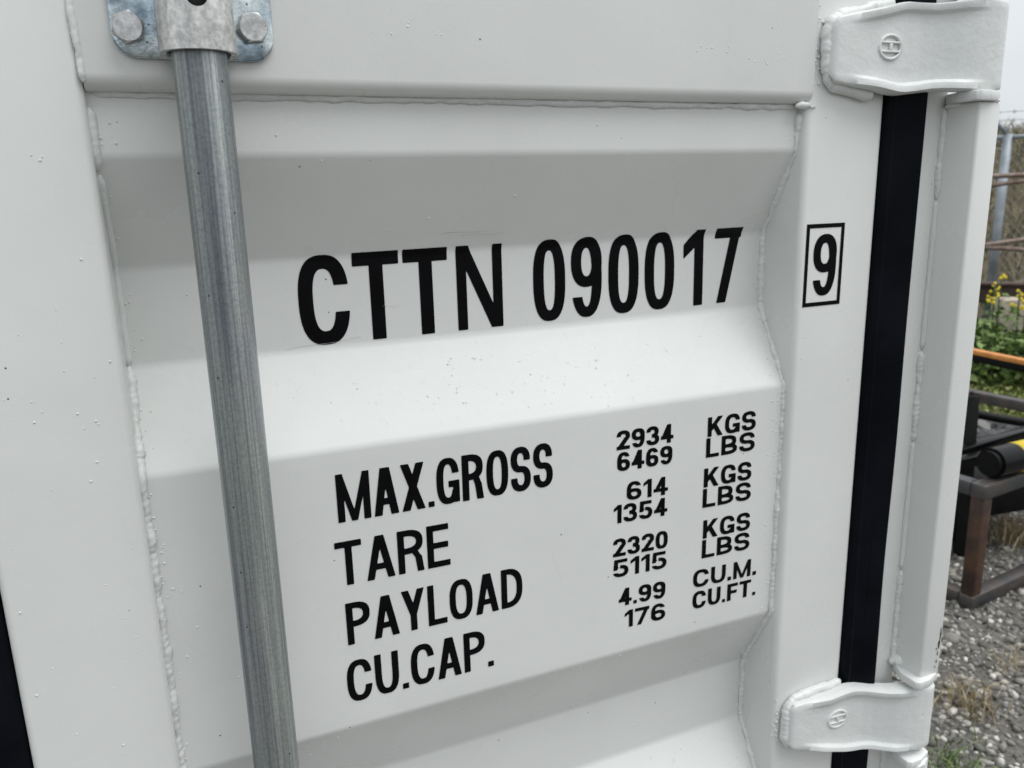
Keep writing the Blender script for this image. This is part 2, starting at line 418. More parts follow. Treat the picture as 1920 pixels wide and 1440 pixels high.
part('gasket', gasket(-.150, XL - .0015, .006), M_rubber, smooth=True)

# --- corner post with its recess, thick front bar and hinge lugs
XP, XR, YR, YP = .7655, .7945, -.0065, -.046
part('post_recess', rbox(.7335, XP + .004, YR, .06, -1.60, .25, .002, 2), M_paint, label='recessed shaded face of the corner post beside the black gasket')
for za, zb in ((.104, .25), (-.620, .003), (-1.60, -.728)):
    part('corner_post', rbox(XP, XR, YP, .12, za, zb, .0028, 3), M_paint)
def lug(zt, zb, seed):
    P = [(XP + .010, YR + .004), (XP - .001, YR - .001), (.7550, -.028), (.7545, -.049), (.7585, -.0525), (.7725, -.0525), (XR - .003, -.046), (XR - .001, -.03), (XR - .001, YR)]
    n = len(P); V = [(x, y, zt) for x, y in P] + [(x, y, zb) for x, y in P]
    F = [tuple(range(n)), tuple(range(2 * n - 1, n - 1, -1))] + [(i, (i + 1) % n, n + (i + 1) % n, n + i) for i in range(n)]
    me = fix(mesh('lug', V, F)); bm = bmesh.new(); bm.from_mesh(me)
    bmesh.ops.bevel(bm, geom=[e for e in bm.edges], offset=.0012, segments=2, profile=.5, affect='EDGES')
    me = from_bm('lug', bm); auto_smooth(me, 40); return me
LUGS = [(.0125, .0032), (-.6155, -.625), (-.719, -.729), (.112, .102)]
for i, (a, b) in enumerate(LUGS): part('hinge_lug', lug(a, b, i), M_cast)
for za, zb, rr, ro, sd in ((.001, -.088, .0032, .8, 31), (-.090, -.243, .0028, .10, 32), (-.246, -.345, .0034, 1.0, 33), (-.347, -.497, .0030, .12, 34), (-.500, -.612, .0032, 1.1, 35), (-.732, -.95, .0032, .8, 36)):
    part('weld_bead', bead([(XP - .001, YR - .0012, za), (XP - .001, YR - .0012, zb)], rr, sd, ro), M_weld)
part('weld_bead', bead([(XP - .003, YR - .003, .0005), (XP + .006, -.03, .002), (XR - .004, YP - .001, .004)], .0034, 41, .7), M_weld)
part('weld_bead', bead([(XP - .008, YR - .004, -.6135), (XP, YR - .004, -.610), (XP + .003, -.02, -.612)], .0052, 42, 1.2), M_weld)
part('weld_bead', bead([(XP - .002, -.049, -.7285), (XP + .012, -.05, -.7285), (XR - .004, -.044, -.7285)], .004, 43, .8), M_weld)

# --- hinges
HX = [.6110, .6122, .6148, .620, .637, .66, .6865, .695, .71, .722, .733, .745, .757, .768, .779, .786, .7915, .7950, .7958, .7945, .791]
HY = [-.0095, -.0122, -.0142, -.0150, -.0162, -.0180, -.0181, -.0186, -.0205, -.0245, -.030, -.0372, -.0428, -.0462, -.0480, -.0478, -.0455, -.0400, -.0330, -.026, -.020]
HH = [.0215, .0245, .0272, .0288, .0318, .0352, .0402, .0408, .0398, .0388, .0390, .0398, .0402, .0400, .0396, .0394, .0393, .0392, .0392, .0392, .0392]
def hinge(zl, zr, lip0):
    P = np.array(list(zip(HX, HY))); n = len(P); H = np.array(HH)
    # refine
    t = np.r_[0, np.cumsum(np.hypot(*np.diff(P, axis=0).T))]; T = np.linspace(0, t[-1], 130)
    P = np.stack([np.interp(T, t, P[:, 0]), np.interp(T, t, P[:, 1])], 1); H = np.interp(T, t, H)
    for _ in range(1):
        P[1:-1] = .25 * P[:-2] + .5 * P[1:-1] + .25 * P[2:]; H[1:-1] = .25 * H[:-2] + .5 * H[1:-1] + .25 * H[2:]
    V = []; F = []; m = None
    for i in range(len(P)):
        d = P[min(i + 1, len(P) - 1)] - P[max(i - 1, 0)]; d /= np.linalg.norm(d); nn = np.array([d[1], -d[0]])   # toward the viewer
        x = P[i, 0]; h = H[i]
        zc = zl + (zr - zl) * np.clip((x - .614) / .12, 0, 1)
        a = lip0 * np.clip((x - .628) / .03, 0, 1) * np.clip((.768 - x) / .022, 0, 1) if T[i] < .2 else 0
        th = .0115 if x < .70 else .0115 + .004 * np.clip((x - .70) / .05, 0, 1)
        if x < .6185: th *= max(.45, (x - .6065) / .012)
        sec = []
        e = .0019
        sec += [(-h, -th), (-h, -e), (-h + e * .3, -e * .3), (-h + e, a)]
        sec += [(-h + .0070, a), (-h + .0078, a * .85), (-h + .0098, a * .1), (-h + .0108, 0), (-h + .02, 0), (0, .0), (h - .02, 0), (h - .0108, 0), (h - .0098, a * .1), (h - .0078, a * .85), (h - .0070, a)]
        sec += [(h - e, a), (h - e * .3, -e * .3), (h, -e), (h, -th)]
        m = len(sec)
        for z, o in sec:
            q = P[i] + nn * o
            V.append((q[0], q[1], zc + z))
    k = len(P)
    for i in range(k - 1):
        for j in range(m): F.append((i * m + j, i * m + (j + 1) % m, (i + 1) * m + (j + 1) % m, (i + 1) * m + j))
    F.append(tuple(range(m))); F.append(tuple(range((k - 1) * m, k * m))[::-1])
    me = fix(mesh('hinge', V, F)); auto_smooth(me, 50); return me
def emblem(x, y, zc, tilt):
    bm = bmesh.new(); r = .0098; t = .00145; vs = []
    seg, ms = 36, 8
    for i in range(seg):
        a = 2 * math.pi * i / seg
        vs.append([bm.verts.new(((r + t * math.cos(b)) * math.cos(a), -t * .9 * math.sin(b), (r + t * math.cos(b)) * math.sin(a) * 1.05)) for b in [2 * math.pi * j / ms for j in range(ms)]])
    for i in range(seg):
        for j in range(ms):
            bm.faces.new((vs[i][j], vs[i][(j + 1) % ms], vs[(i + 1) % seg][(j + 1) % ms], vs[(i + 1) % seg][j]))
    for a in (rbox(-.0082, .0082, -.0014, .001, .0029, .0050, .0006, 2), rbox(-.0082, .0082, -.0014, .001, -.0050, -.0029, .0006, 2), rbox(-.0014, .0014, -.0013, .001, -.0036, .0036, .0005, 2)):
        bm.from_mesh(a)
    bmesh.ops.recalc_face_normals(bm, faces=bm.faces)
    me = from_bm('emblem', bm); me.transform(Matrix.Translation((x, y, zc)) @ Matrix.Rotation(tilt, 4, 'Z') @ Matrix.Diagonal((1.28, 1.2, 1.0, 1))); auto_smooth(me, 50); return me
for (zl, zr, s) in ((.0480, .0525, 50), (-.6545, -.6705, 60)):
    hg = part('hinge', hinge(zl, zr, .0036), M_cast)
    part('emblem', emblem(.6740, -.0186, zl + .3 * (zr - zl) + .002, -.06), M_cast, hg, label='raised round maker mark with a letter shape inside')
    q = .0315
    part('weld_bead', bead([(.690, -.004, zl + .042 + (zr - zl) * .6), (.655, -.004, zl + .0365 + (zr - zl) * .3), (.625, -.0045, zl + .0300), (.6155, -.0048, zl + .0250), (.6115, -.005, zl + .015), (.6110, -.005, zl), (.6115, -.005, zl - .016), (.6155, -.0048, zl - .0250), (.625, -.0045, zl - .0300), (.655, -.004, zl - .037 + (zr - zl) * .3), (.672, -.004, zl - .040 + (zr - zl) * .5)], .0050, s, .55), M_weld, hg)
    part('hinge_pin', tube([(.7825, -.034, zr + .052), (.7825, -.034, zr - .052)], .0075, 16), M_cast, hg)

# --- locking bar and its bracket
RX, RY = .071, -.0293
zs = np.linspace(.25, -1.50, 60)
ROD = part('locking_bar', tube([(RX, RY, z) for z in zs], .017, 40), M_rod)
# bracket base plate, rounded at the foot
def plate(x0, x1, z0, z1, r, y0, y1):
    P = []
    for cx, cz, a0 in ((x1 - r, z0 + r, -90), (x1 - r, z1 - r, 0), (x0 + r, z1 - r, 90), (x0 + r, z0 + r, 180)):
        for k in range(9):
            a = R(a0 + 90 * k / 8); P.append((cx + r * math.cos(a), cz + r * math.sin(a)))
    n = len(P); V = [(x, y0, z) for x, z in P] + [(x, y1, z) for x, z in P]
    F = [tuple(range(n)), tuple(range(2 * n - 1, n - 1, -1))] + [(i, (i + 1) % n, n + (i + 1) % n, n + i) for i in range(n)]
    me = fix(mesh('plate', V, F)); bm = bmesh.new(); bm.from_mesh(me)
    bmesh.ops.bevel(bm, geom=[e for e in bm.edges if abs(e.verts[0].co.y - e.verts[1].co.y) < 1e-6], offset=.0011, segments=3, profile=.5, affect='EDGES')
    me = from_bm('plate', bm); auto_smooth(me, 40); return me
BR = part('bar_bracket', plate(.0205, .1215, .0225, .150, .0150, -.0068, -.0024), M_plate, label='zinc plated rod bracket plate bolted to the door top rail')
def saddle():
    ro, ri = .0232, .0196; k = 22; V = []; F = []
    hole_z, hole_r = .0545, .0064
    # outline of the saddle in plan: foot flange, cheek, arch, cheek, foot
    def path(r, foot):
        P = [(-r, -.0062)]
        for i in range(k + 1):
            a = math.pi - math.pi * i / k; P.append((r * math.cos(a), RY - r * math.sin(a)))
        P.append((r, -.0062)); return P
    po, pi = path(ro, 0), path(ri, 0)
    zz = np.linspace(.0228, .148, 40); n = len(po)
    for z in zz:
        for (x, y) in po: V.append((RX + x, y, z))
        for (x, y) in pi: V.append((RX + x, y, z))
    m = 2 * n
    for j in range(len(zz) - 1):
        for i in range(n - 1):
            zc = (zz[j] + zz[j + 1]) / 2
            F.append((j * m + i, j * m + i + 1, (j + 1) * m + i + 1, (j + 1) * m + i))
            F.append((j * m + n + i, (j + 1) * m + n + i, (j + 1) * m + n + i + 1, j * m + n + i + 1))
        for s in (0, n - 1): F.append((j * m + s, (j + 1) * m + s, (j + 1) * m + n + s, j * m + n + s))
    for j in (0, len(zz) - 1):
        for i in range(n - 1): F.append((j * m + i, j * m + i + 1, j * m + n + i + 1, j * m + n + i))
    me = fix(mesh('saddle', V, F)); auto_smooth(me, 45); return me
me_s = saddle()
# drill the grease hole through the saddle wall
tmp = bpy.data.objects.new('tmp_a', me_s); cut = bpy.data.objects.new('tmp_b', tube([(RX + .0005, RY - .05, .0532), (RX + .0005, RY - .010, .0532)], .0064, 32))
sc.collection.objects.link(tmp); sc.collection.objects.link(cut)
md = tmp.modifiers.new('b', 'BOOLEAN'); md.object = cut; md.operation = 'DIFFERENCE'; md.solver = 'EXACT'
dg = bpy.context.evaluated_depsgraph_get()
me_h = bpy.data.meshes.new_from_object(tmp.evaluated_get(dg))
bpy.data.objects.remove(tmp); bpy.data.objects.remove(cut)
me_h.materials.clear(); auto_smooth(me_h, 40)
part('saddle', me_h, M_saddle, BR)
part('hole_shade_disc', tube([(RX + .0005, RY - .0178, .0532), (RX + .0005, RY - .0100, .0532)], .0080, 28), M_dark, BR, label='round black disc set in the bracket saddle hole as its shade')  # black plug over the bar paints the darkness seen in the drilled hole

# ------------------------------------------------------------------ lettering: glyphs drawn as implicit shapes
def rect(x0, x1, z0, z1): return lambda X, Z: np.maximum(np.abs(X - (x0 + x1) / 2) - (x1 - x0) / 2, np.abs(Z - (z0 + z1) / 2) - (z1 - z0) / 2)
def oval(x0, x1, z0, z1, n=2.4):
    cx, cz, rx, rz = (x0 + x1) / 2, (z0 + z1) / 2, (x1 - x0) / 2, (z1 - z0) / 2
    return lambda X, Z: (((np.abs(X - cx) / rx) ** n + (np.abs(Z - cz) / rz) ** n) ** (1 / n) - 1) * min(rx, rz)
def diag(xa, za, xb, zb, wd):                 # slanted bar, wd = its horizontal width, cut level at both ends
    return lambda X, Z: np.maximum(np.abs(X - (xa + (xb - xa) * (Z - za) / (zb - za))) - wd / 2, np.abs(Z - (za + zb) / 2) - abs(zb - za) / 2)
def U(*f): return lambda X, Z: np.minimum.reduce([g(X, Z) for g in f])
def I(*f): return lambda X, Z: np.maximum.reduce([g(X, Z) for g in f])
def SUB(a, *b): return lambda X, Z: np.maximum.reduce([a(X, Z)] + [-g(X, Z) for g in b])
def ring(x0, x1, z0, z1, s, h, n=2.6): return SUB(oval(x0, x1, z0, z1, n), oval(x0 + s, x1 - s, z0 + h, z1 - h, n))
def glyph(c, w, s, h):
    B = 9.
    if c == 'C': return SUB(ring(0, w, 0, 1, s, h), rect(w * .5, B, .36, .66))
    if c == 'G': return U(SUB(ring(0, w, 0, 1, s, h), rect(w * .5, B, .30, .66)), rect(w - s * .95, w, .02, .50), rect(w * .52, w, .50 - h, .50))
    if c in 'O0': return ring(0, w, 0, 1, s, h)
    if c == 'D': return SUB(I(U(oval(-w * .55, w, 0, 1, 2.6), rect(0, w * .35, 0, 1)), rect(0, B, 0, 1)), I(U(oval(-w * .55 + s, w - s, h, 1 - h, 2.6), rect(s, w * .35, h, 1 - h)), rect(s, B, h, 1 - h)))
    if c == 'T': return U(rect(0, w, 1 - h, 1), rect(w / 2 - s / 2, w / 2 + s / 2, 0, 1))
    if c == 'N': return U(rect(0, s * .9, 0, 1), rect(w - s * .9, w, 0, 1), diag(s * .55, 1, w - s * .55, 0, s * 1.1))
    if c == 'L': return U(rect(0, s, 0, 1), rect(0, w, 0, h))
    if c == 'E': return U(rect(0, s, 0, 1), rect(0, w, 0, h), rect(0, w * .96, 1 - h, 1), rect(0, w * .93, .515 - h / 2, .515 + h / 2))
    if c == 'F': return U(rect(0, s, 0, 1), rect(0, w, 1 - h, 1), rect(0, w * .92, .50 - h / 2, .50 + h / 2))
    if c == 'U': return U(I(ring(0, w, 0, 1.0, s, h), rect(0, w, 0, .45)), rect(0, s, .42, 1), rect(w - s, w, .42, 1))
    if c == 'M': return U(rect(0, s * .95, 0, 1), rect(w - s * .95, w, 0, 1), diag(s * .48, 1, w / 2, .0, s * .80), diag(w - s * .48, 1, w / 2, .0, s * .80))
    if c == 'A': return U(diag(s * .55, 0, w / 2 - s * .1, 1, s * 1.08), diag(w - s * .55, 0, w / 2 + s * .1, 1, s * 1.08), rect(w * .25, w * .75, .22, .22 + h))
    if c == 'X': return U(diag(s * .58, 0, w - s * .58, 1, s * 1.14), diag(w - s * .58, 0, s * .58, 1, s * 1.14))
    if c == 'Y': return U(diag(s * .58, 1, w / 2, .40, s * 1.1), diag(w - s * .58, 1, w / 2, .40, s * 1.1), rect(w / 2 - s / 2, w / 2 + s / 2, 0, .44))
    if c == 'K': return U(rect(0, s, 0, 1), I(diag(s * .4, .28, w - s * .65, 1, s * 1.25), rect(s * .5, B, 0, 1)), diag(w - s * .6, 0, w * .38 + s * .1, .62, s * 1.2))
    if c in 'PRB':
        def bowl(z0, z1, wr): return SUB(I(U(oval(-wr * .4, wr, z0, z1, 2.6), rect(0, wr * .4, z0, z1)), rect(0, B, z0, z1)), I(U(oval(-wr * .4 + s, wr - s, z0 + h, z1 - h, 2.4), rect(s, wr * .4, z0 + h, z1 - h)), rect(s, B, 0, 1)))
        if c == 'P': return U(rect(0, s, 0, 1), bowl(.42, 1, w))
        if c == 'R': return U(rect(0, s, 0, 1), bowl(.44, 1, w * .97), diag(w - s * .55, 0, w - s * .85, .36, s * 1.02), diag(w - s * .85, .34, w * .62, .50, s * 1.0))
        return U(rect(0, s, 0, 1), bowl(0, .55, w), bowl(.55 - h, 1, w * .93))
    if c == 'S':
        a = SUB(ring(0, w * .97, .5 - h / 2, 1, s, h, 2.3), rect(w * .48, B, .3, .69)); b = SUB(ring(0, w, 0, .5 + h / 2, s, h, 2.3), rect(-B, w * .48, .31, .7))
        return U(a, b, diag(w * .70, .5 - h * .45, w * .30, .5 + h * .45, s * .9))
    if c == '3':
        a = SUB(ring(0, w * .95, .5 - h * .45, 1, s, h, 2.3), rect(-B, w * .42, .3, .70)); b = SUB(ring(0, w, 0, .5 + h * .45, s, h, 2.3), rect(-B, w * .42, .29, .7)); return U(a, b)
    if c == '2':
        a = SUB(ring(0, w, .42, 1, s, h, 2.3), rect(-B, w * .5, .0, .68), rect(-B, B, 0, .60)); return U(a, I(diag(s * .66, .08, w - s * .52, .66, s * 1.28), rect(0, w, 0, .64)), rect(0, w, 0, h))
    if c == '5':
        b = SUB(ring(0, w, 0, .66, s, h, 2.3), rect(-B, w * .45, .25, .8)); return U(b, rect(w * .08, w * .92, 1 - h, 1), diag(s * .6, .42, w * .08 + s * .5, 1, s), diag(s * .55, .40, s * .95, .58, s * .9))
    if c == '6' or c == '9':
        g = U(ring(0, w, 0, .62, s, h, 2.3), SUB(ring(0, w, 0, 1, s, h, 2.4), rect(w * .46, B, .10, .74), rect(w * .5, B, 0, .5)))
        if c == '6': return g
        return lambda X, Z: g(w - X, 1 - Z)
    if c == '8': return U(ring(w * .03, w * .97, .48, 1, s, h), ring(0, w, 0, .48 + h, s, h))
    if c == '4': return U(rect(w * .80 - s, w * .80, 0, 1), rect(0, w, .21, .21 + h), I(diag(s * .5, .22, w * .80 - s * .45, 1, s * 1.05), rect(0, w * .8, .22, 1)))
    if c == '1':
        g = w - s * .9
        return U(rect(w - s, w, 0, 1), lambda X, Z: np.maximum.reduce([-X, X - w + s * .3, (Z - (.81 + .19 * X / g)) * .8, ((.63 + .15 * X / g) - Z) * .8, Z - 1]))
    if c == '7': return U(rect(0, w, 1 - h, 1), diag(w * .30, 0, w - s * .5, 1, s * 1.05))
    if c == '.': return rect(0, w, 0, w * .95)
    raise KeyError(c)
def glyph_mesh(c, w, s, h, res):
    """marching squares: unit-high glyph -> verts (x,z), faces"""
    f = glyph(c, w, s, h); st = 1.0 / res
    gx = np.arange(-2, int(w / st) + 4) * st - st * .37; gz = np.arange(-2, res + 4) * st - st * .41
    X, Z = np.meshgrid(gx, gz, indexing='ij'); D = f(X, Z)
    V = []; F = []; key = {}
    def vid(k, x, z):
        if k not in key: key[k] = len(V); V.append((x, z))
        return key[k]
    ins = D < 0
    for i in range(len(gx) - 1):
        for j in range(len(gz) - 1):
            c4 = ((i, j), (i + 1, j), (i + 1, j + 1), (i, j + 1))
            ii = [ins[a] for a in c4]
            if not any(ii): continue
            poly = []
            for k in range(4):
                a, b = c4[k], c4[(k + 1) % 4]
                if ins[a]: poly.append(vid(a, gx[a[0]], gz[a[1]]))
                if ins[a] != ins[b]:
                    t = D[a] / (D[a] - D[b]); kk = (min(a, b), max(a, b))
                    poly.append(vid(kk, gx[a[0]] + t * (gx[b[0]] - gx[a[0]]), gz[a[1]] + t * (gz[b[1]] - gz[a[1]])))
            if len(poly) > 2: F.append(tuple(poly))
    return V, F
_gc = {}
def get_glyph(*k):
    if k not in _gc: _gc[k] = glyph_mesh(*k)
    return _gc[k]
def lay(name, items, ysurf, parent, label):
    """items: (char, x0, x1, zbase, slope, height, stem, hstroke, res)"""
    V = []; F = []
    for c, x0, x1, zb, sl_, H, s, h, res in items:
        gv, gf = get_glyph(c, round((x1 - x0) / H, 3), s, h, res); o = len(V)
        for x, z in gv:
            X = x0 + x * H; Z = zb + sl_ * (X - x0) + z * H
            V.append((X, ysurf(X, Z) - .0004, Z))
        F += [tuple(o + q for q in p) for p in gf]
    me = mesh(name, V, F)
    bm = bmesh.new(); bm.from_mesh(me)
    for f in bm.faces:
        if f.normal.y > 0: f.normal_flip()
    bm.to_mesh(me); bm.free()
    return part(name, me, M_vinyl, parent, False, label)
# owner code across the recessed flat; the tops climb onto the slope above
ox = [('C', .1313, .1727), ('T', .1767, .2159), ('T', .2196, .2590), ('N', .2669, .3098)]
dxg = [('0', .3400, .3724), ('9', .3785, .4107), ('0', .4178, .4509), ('0', .4576, .4912), ('1', .5016, .5250), ('7', .5381, .5698)]
def zb_at(x): return -.1882 + (x - .13) * .0098
items = [(c, a, b, zb_at(a), .0098, .0735, .160 if c != 'N' else .138, .152) + (100,) for c, a, b in ox]
items2 = [(c, a, b, zb_at(a), .0098, .0742, .143, .134) + (100,) for c, a, b in dxg]
lay('lettering', items, sheet_y, SHEET, 'four large black vinyl capital letters reading CTTN')
lay('lettering', items2, sheet_y, SHEET, 'large black vinyl digits reading 090017')
# data block
WN = dict(M=.80, A=.62, X=.60, G=.60, R=.58, O=.60, S=.56, T=.56, E=.52, P=.56, Y=.58, L=.48, D=.58, C=.60, U=.58)       # condensed
WW = dict(K=.80, G=.80, S=.76, L=.62, B=.76, C=.80, U=.76, M=.92, F=.64, T=.72)
WD = {'1': .40, '.': .2}
def word(txt, pl, pr_, H, wide, cap=None):
    """pl/pr_: pixels of the baseline's left and right ends on the outer flat"""
    A = onY(pl[0], pl[1], DO); B = onY(pr_[0], pr_[1], DO); A[2] -= ZO; B[2] -= ZO
    s, h, gap, dot = (.245, .190, .100, .20) if wide == 1 else ((.245, .185, .110, .19) if wide == 2 else (.149, .140, .075, .155))
    ws = []
    for c in txt:
        if c == '.': ws.append(dot)
        elif c.isdigit(): ws.append({'1': .42}.get(c, .74 if wide else .55))
        else: ws.append((WW if wide else WN)[c])
    tot = sum(ws) + gap * (len(txt) - 1); Lx = B[0] - A[0]; k = Lx / (tot * H)
    sl_ = (B[2] - A[2]) / Lx; x = A[0]; it = []
    for c, w_ in zip(txt, ws):
        w2 = w_ * H * k; it.append((c, x, x + w2, A[2] + sl_ * (x - A[0]), sl_, H, s, h, 56 if not wide else 44)); x += w2 + gap * H * k
    return it
lay('lettering', word('MAX.GROSS', (635, 981), (1036, 910), .0418, 0), sheet_y, SHEET, 'black condensed lettering reading MAX.GROSS')
lay('lettering', word('TARE', (633, 1101), (845, 1058), .0395, 0), sheet_y, SHEET, 'black condensed lettering reading TARE')
lay('lettering', word('PAYLOAD', (653, 1210), (980, 1133), .0388, 0), sheet_y, SHEET, 'black condensed lettering reading PAYLOAD')
lay('lettering', word('CU.CAP.', (654, 1318), (926, 1247), .0395, 0), sheet_y, SHEET, 'black condensed lettering reading CU.CAP.')
for t, a, b in (('2934', (1155, 844), (1261, 828)), ('6469', (1156, 884), (1259, 868)), ('614', (1174, 938), (1251, 926)), ('1354', (1150, 982), (1250, 965)),
                ('2320', (1149, 1045), (1251, 1026)), ('5115', (1149, 1084), (1249, 1064)), ('4.99', (1160, 1137), (1247, 1120)), ('176', (1171, 1177), (1247, 1160))):
    lay('lettering', word(t, a, b, .0187, 1), sheet_y, SHEET, 'small bold black figures reading ' + t)
for t, a, b, k in (('KGS', (1325, 819), (1415, 804), 'first'), ('LBS', (1322, 858), (1413, 843), 'first'), ('KGS', (1318, 914), (1407, 898), 'second'), ('LBS', (1316, 952), (1406, 936), 'second'),
                ('KGS', (1317, 1010), (1405, 992), 'third'), ('LBS', (1315, 1047), (1404, 1029), 'third')):
    lay('lettering', word(t, a, b, .0200, 2), sheet_y, SHEET, 'small bold black letters %s, %s pair from the top' % (t, k))
lay('lettering', word('CU.M.', (1299, 1103), (1417, 1077), .0195, 2), sheet_y, SHEET, 'small bold black letters CU.M.')
lay('lettering', word('CU.FT.', (1298, 1143), (1416, 1115), .0195, 2), sheet_y, SHEET, 'small bold black letters CU.FT.')

# check digit in its box on the right stile
flat0 = lambda x, z: 0.0
V = []; F = []
bx0, bx1, bz0, bz1, t = .6050, .6525, -.1872, -.1072, .0040
for k, (a, b, c, d) in enumerate(((bx0, bx1, bz1 - t, bz1), (bx0, bx1, bz0, bz0 + t), (bx0, bx0 + t, bz0 + t, bz1 - t), (bx1 - t, bx1, bz0 + t, bz1 - t))):
    o = len(V); V += [(a, -.0004, c), (b, -.0004, c), (b, -.0004, d), (a, -.0004, d)]; F.append((o, o + 1, o + 2, o + 3))
part('lettering', mesh('frame', V, F), M_vinyl, BOX, label='thin black rectangle drawn round the check digit')
lay('lettering', [('9', .6152, .6445, -.1772, 0, .0600, .152, .140, 70)], flat0, BOX, 'black check digit 9 inside its box')

# ------------------------------------------------------------------ bolts
def bolt(x, z, rot):
    AF = .0180; Rc = AF / 2 / math.cos(math.pi / 6); y0, y1 = -.0068, -.0148
    bm = bmesh.new(); rings = []
    for (y, sc_, circ) in ((y0, 1, 0), (y1 + .0012, 1, 0), (y1, 1, 1)):
        rg = []
        for i in range(36):
            a = 2 * math.pi * i / 36 + rot
            sec = ((a - rot) % (math.pi / 3)) - math.pi / 6
            rr = AF / 2 / math.cos(sec)
            if circ: rr = AF / 2 * .955
            elif y == y1 + .0012: rr = min(rr, Rc * .985)
            rg.append(bm.verts.new((x + rr * math.cos(a), y + (0 if not (y == y1 + .0012) else (rr - AF / 2) * .45), z + rr * math.sin(a))))
        rings.append(rg)
    for a, b in zip(rings[:-1], rings[1:]):
        for i in range(36): bm.faces.new((a[i], a[(i + 1) % 36], b[(i + 1) % 36], b[i]))
    bm.faces.new(rings[-1]); bm.faces.new(rings[0][::-1])
    bmesh.ops.recalc_face_normals(bm, faces=bm.faces)
    me = from_bm('bolt', bm); auto_smooth(me, 28); return me
def stamp(txt, x, z, H, ang, y):
    ms = []; cx = 0
    for c in txt:
        v, f = glyph_mesh(c, .6, .17, .15, 14); ms.append(([((q[0] + cx), q[1]) for q in v], f)); cx += .8
    V = []; F = []; ca, sa = math.cos(ang), math.sin(ang)
    for v, f in ms:
        o = len(V)
        for a, b in v:
            a = (a - cx / 2 + .1) * H; b = (b - .5) * H; V.append((x + a * ca - b * sa, y, z + a * sa + b * ca))
        F += [tuple(o + i for i in p) for p in f]
    return mesh('stamp', V, F)
for (x, z, rot, an) in ((.0308, .0402, .35, 2.9), (.1080, .0432, .12, -2.6)):
    b = part('bolt', bolt(x, z, rot), M_bolt, BR)
    ca, sa = math.cos(an), math.sin(an)
    m1 = stamp('YN', x - sa * .0042, z + ca * .0042, .0036, an, -.01505)
    m2 = stamp('48', x + sa * .0045, z - ca * .0045, .0036, an + math.pi, -.01505)
    mj = join([m1, m2], 'stamp'); 
    part('stamp', mj, M_bolt, BR, label='small raised letters on a bolt head')

# ------------------------------------------------------------------ paint nibs, weld spatter, water drops
ico = bmesh.new(); bmesh.ops.create_icosphere(ico, subdivisions=2, radius=1.0)
ICV = [tuple(v.co) for v in ico.verts]; ICF = [tuple(v.index for v in f.verts) for f in ico.faces]; ico.free()
def blobs(pts):
    mats_ = np.zeros((len(pts), 3, 4))
    for i, (p, r, fl) in enumerate(pts):
        mats_[i, 0, 0] = r; mats_[i, 1, 1] = r * fl; mats_[i, 2, 2] = r; mats_[i, :, 3] = p
    me = scatter(ICV, ICF, mats_); me.polygons.foreach_set('use_smooth', [True] * len(me.polygons)); return me
pts = []
for k in range(170):                       # nibs anywhere on the sheet
    x = random.uniform(.01, W - .01); z = random.uniform(-.95, -.01)
    if .115 < x and (-.20 < z < -.105 or -.52 < z < -.275): continue
    pts.append(((x, sheet_y(x, z), z), random.choice([.0004, .0005, .0007, .0009]), .7))
for k in range(150):                       # spatter beside the right-hand weld
    z = random.uniform(-.9, 0); x = W - .004 - abs(random.gauss(0, .006)); pts.append(((x, sheet_y(x, z), z), random.uniform(.0004, .0010), .8))
for k in range(90):
    z = random.uniform(-.9, 0); x = .004 + abs(random.gauss(0, .006)); pts.append(((x, sheet_y(x, z), z), random.uniform(.0004, .0010), .8))
tag(part('paint_nibs', blobs(pts), M_weld, SHEET), kind='stuff')
pts = []
for k in range(90):
    pts.append(((random.uniform(XL + .01, -.006), 0, random.uniform(-.8, .12)), random.choice([.0003, .0005, .0006, .0009]), .7))
for k in range(70):
    pts.append(((random.uniform(W + .008, XG - .008), 0, random.uniform(-.8, .12)), random.choice([.0003, .0005, .0006]), .7))
for c in ((.2, .045), (.215, .05), (.243, .048), (.47, .048), (.49, .044), (.505, .046), (.53, .040), (.545, .038), (.56, .041)):
    for k in range(3):
        pts.append(((c[0] + random.gauss(0, .004), -.0022, c[1] + random.gauss(0, .002)), random.uniform(.0004, .0008), .5))
for k in range(26):
    pts.append(((W + .0042 + random.gauss(0, .0015), -.001, random.uniform(-.005, .10)), random.uniform(.0006, .0013), .9))
for k in range(60):
    z = random.uniform(-.61, 0); pts.append(((XP - .004 - abs(random.gauss(0, .004)), YR, z), random.uniform(.0004, .0008), .8))
for zc in (.048, -.654):
    for k in range(16):
        pts.append(((random.gauss(.604, .003), -.0005, zc + random.uniform(-.03, .03)), random.uniform(.0006, .0017), .9))
tag(part('paint_nibs', blobs(pts), M_weld, BOX), kind='stuff')
pts = []
def drop(x, z, r): pts.append(((x, sheet_y(x, z) - r * .12, z), r, .62))
for k in range(230): drop(random.uniform(.02, W - .02), random.uniform(-.262, -.197), random.choice([.0003, .0003, .0004, .0004, .0006]))
for cx, cz in ((.255, -.232), (.262, -.222), (.245, -.236), (.30, -.246), (.345, -.240), (.40, -.25), (.43, -.243), (.275, -.21), (.38, -.23), (.47, -.222)):
    for k in range(4): drop(cx + random.gauss(0, .012), min(-.196, max(-.263, cz + random.gauss(0, .008))), random.choice([.0004, .0005, .0008, .0010]))
for k in range(60): drop(random.uniform(.02, W - .02), random.uniform(-.745, -.682), random.choice([.0004, .0006, .0010]))
tag(part('water_drops', blobs(pts), M_water, SHEET), kind='stuff')

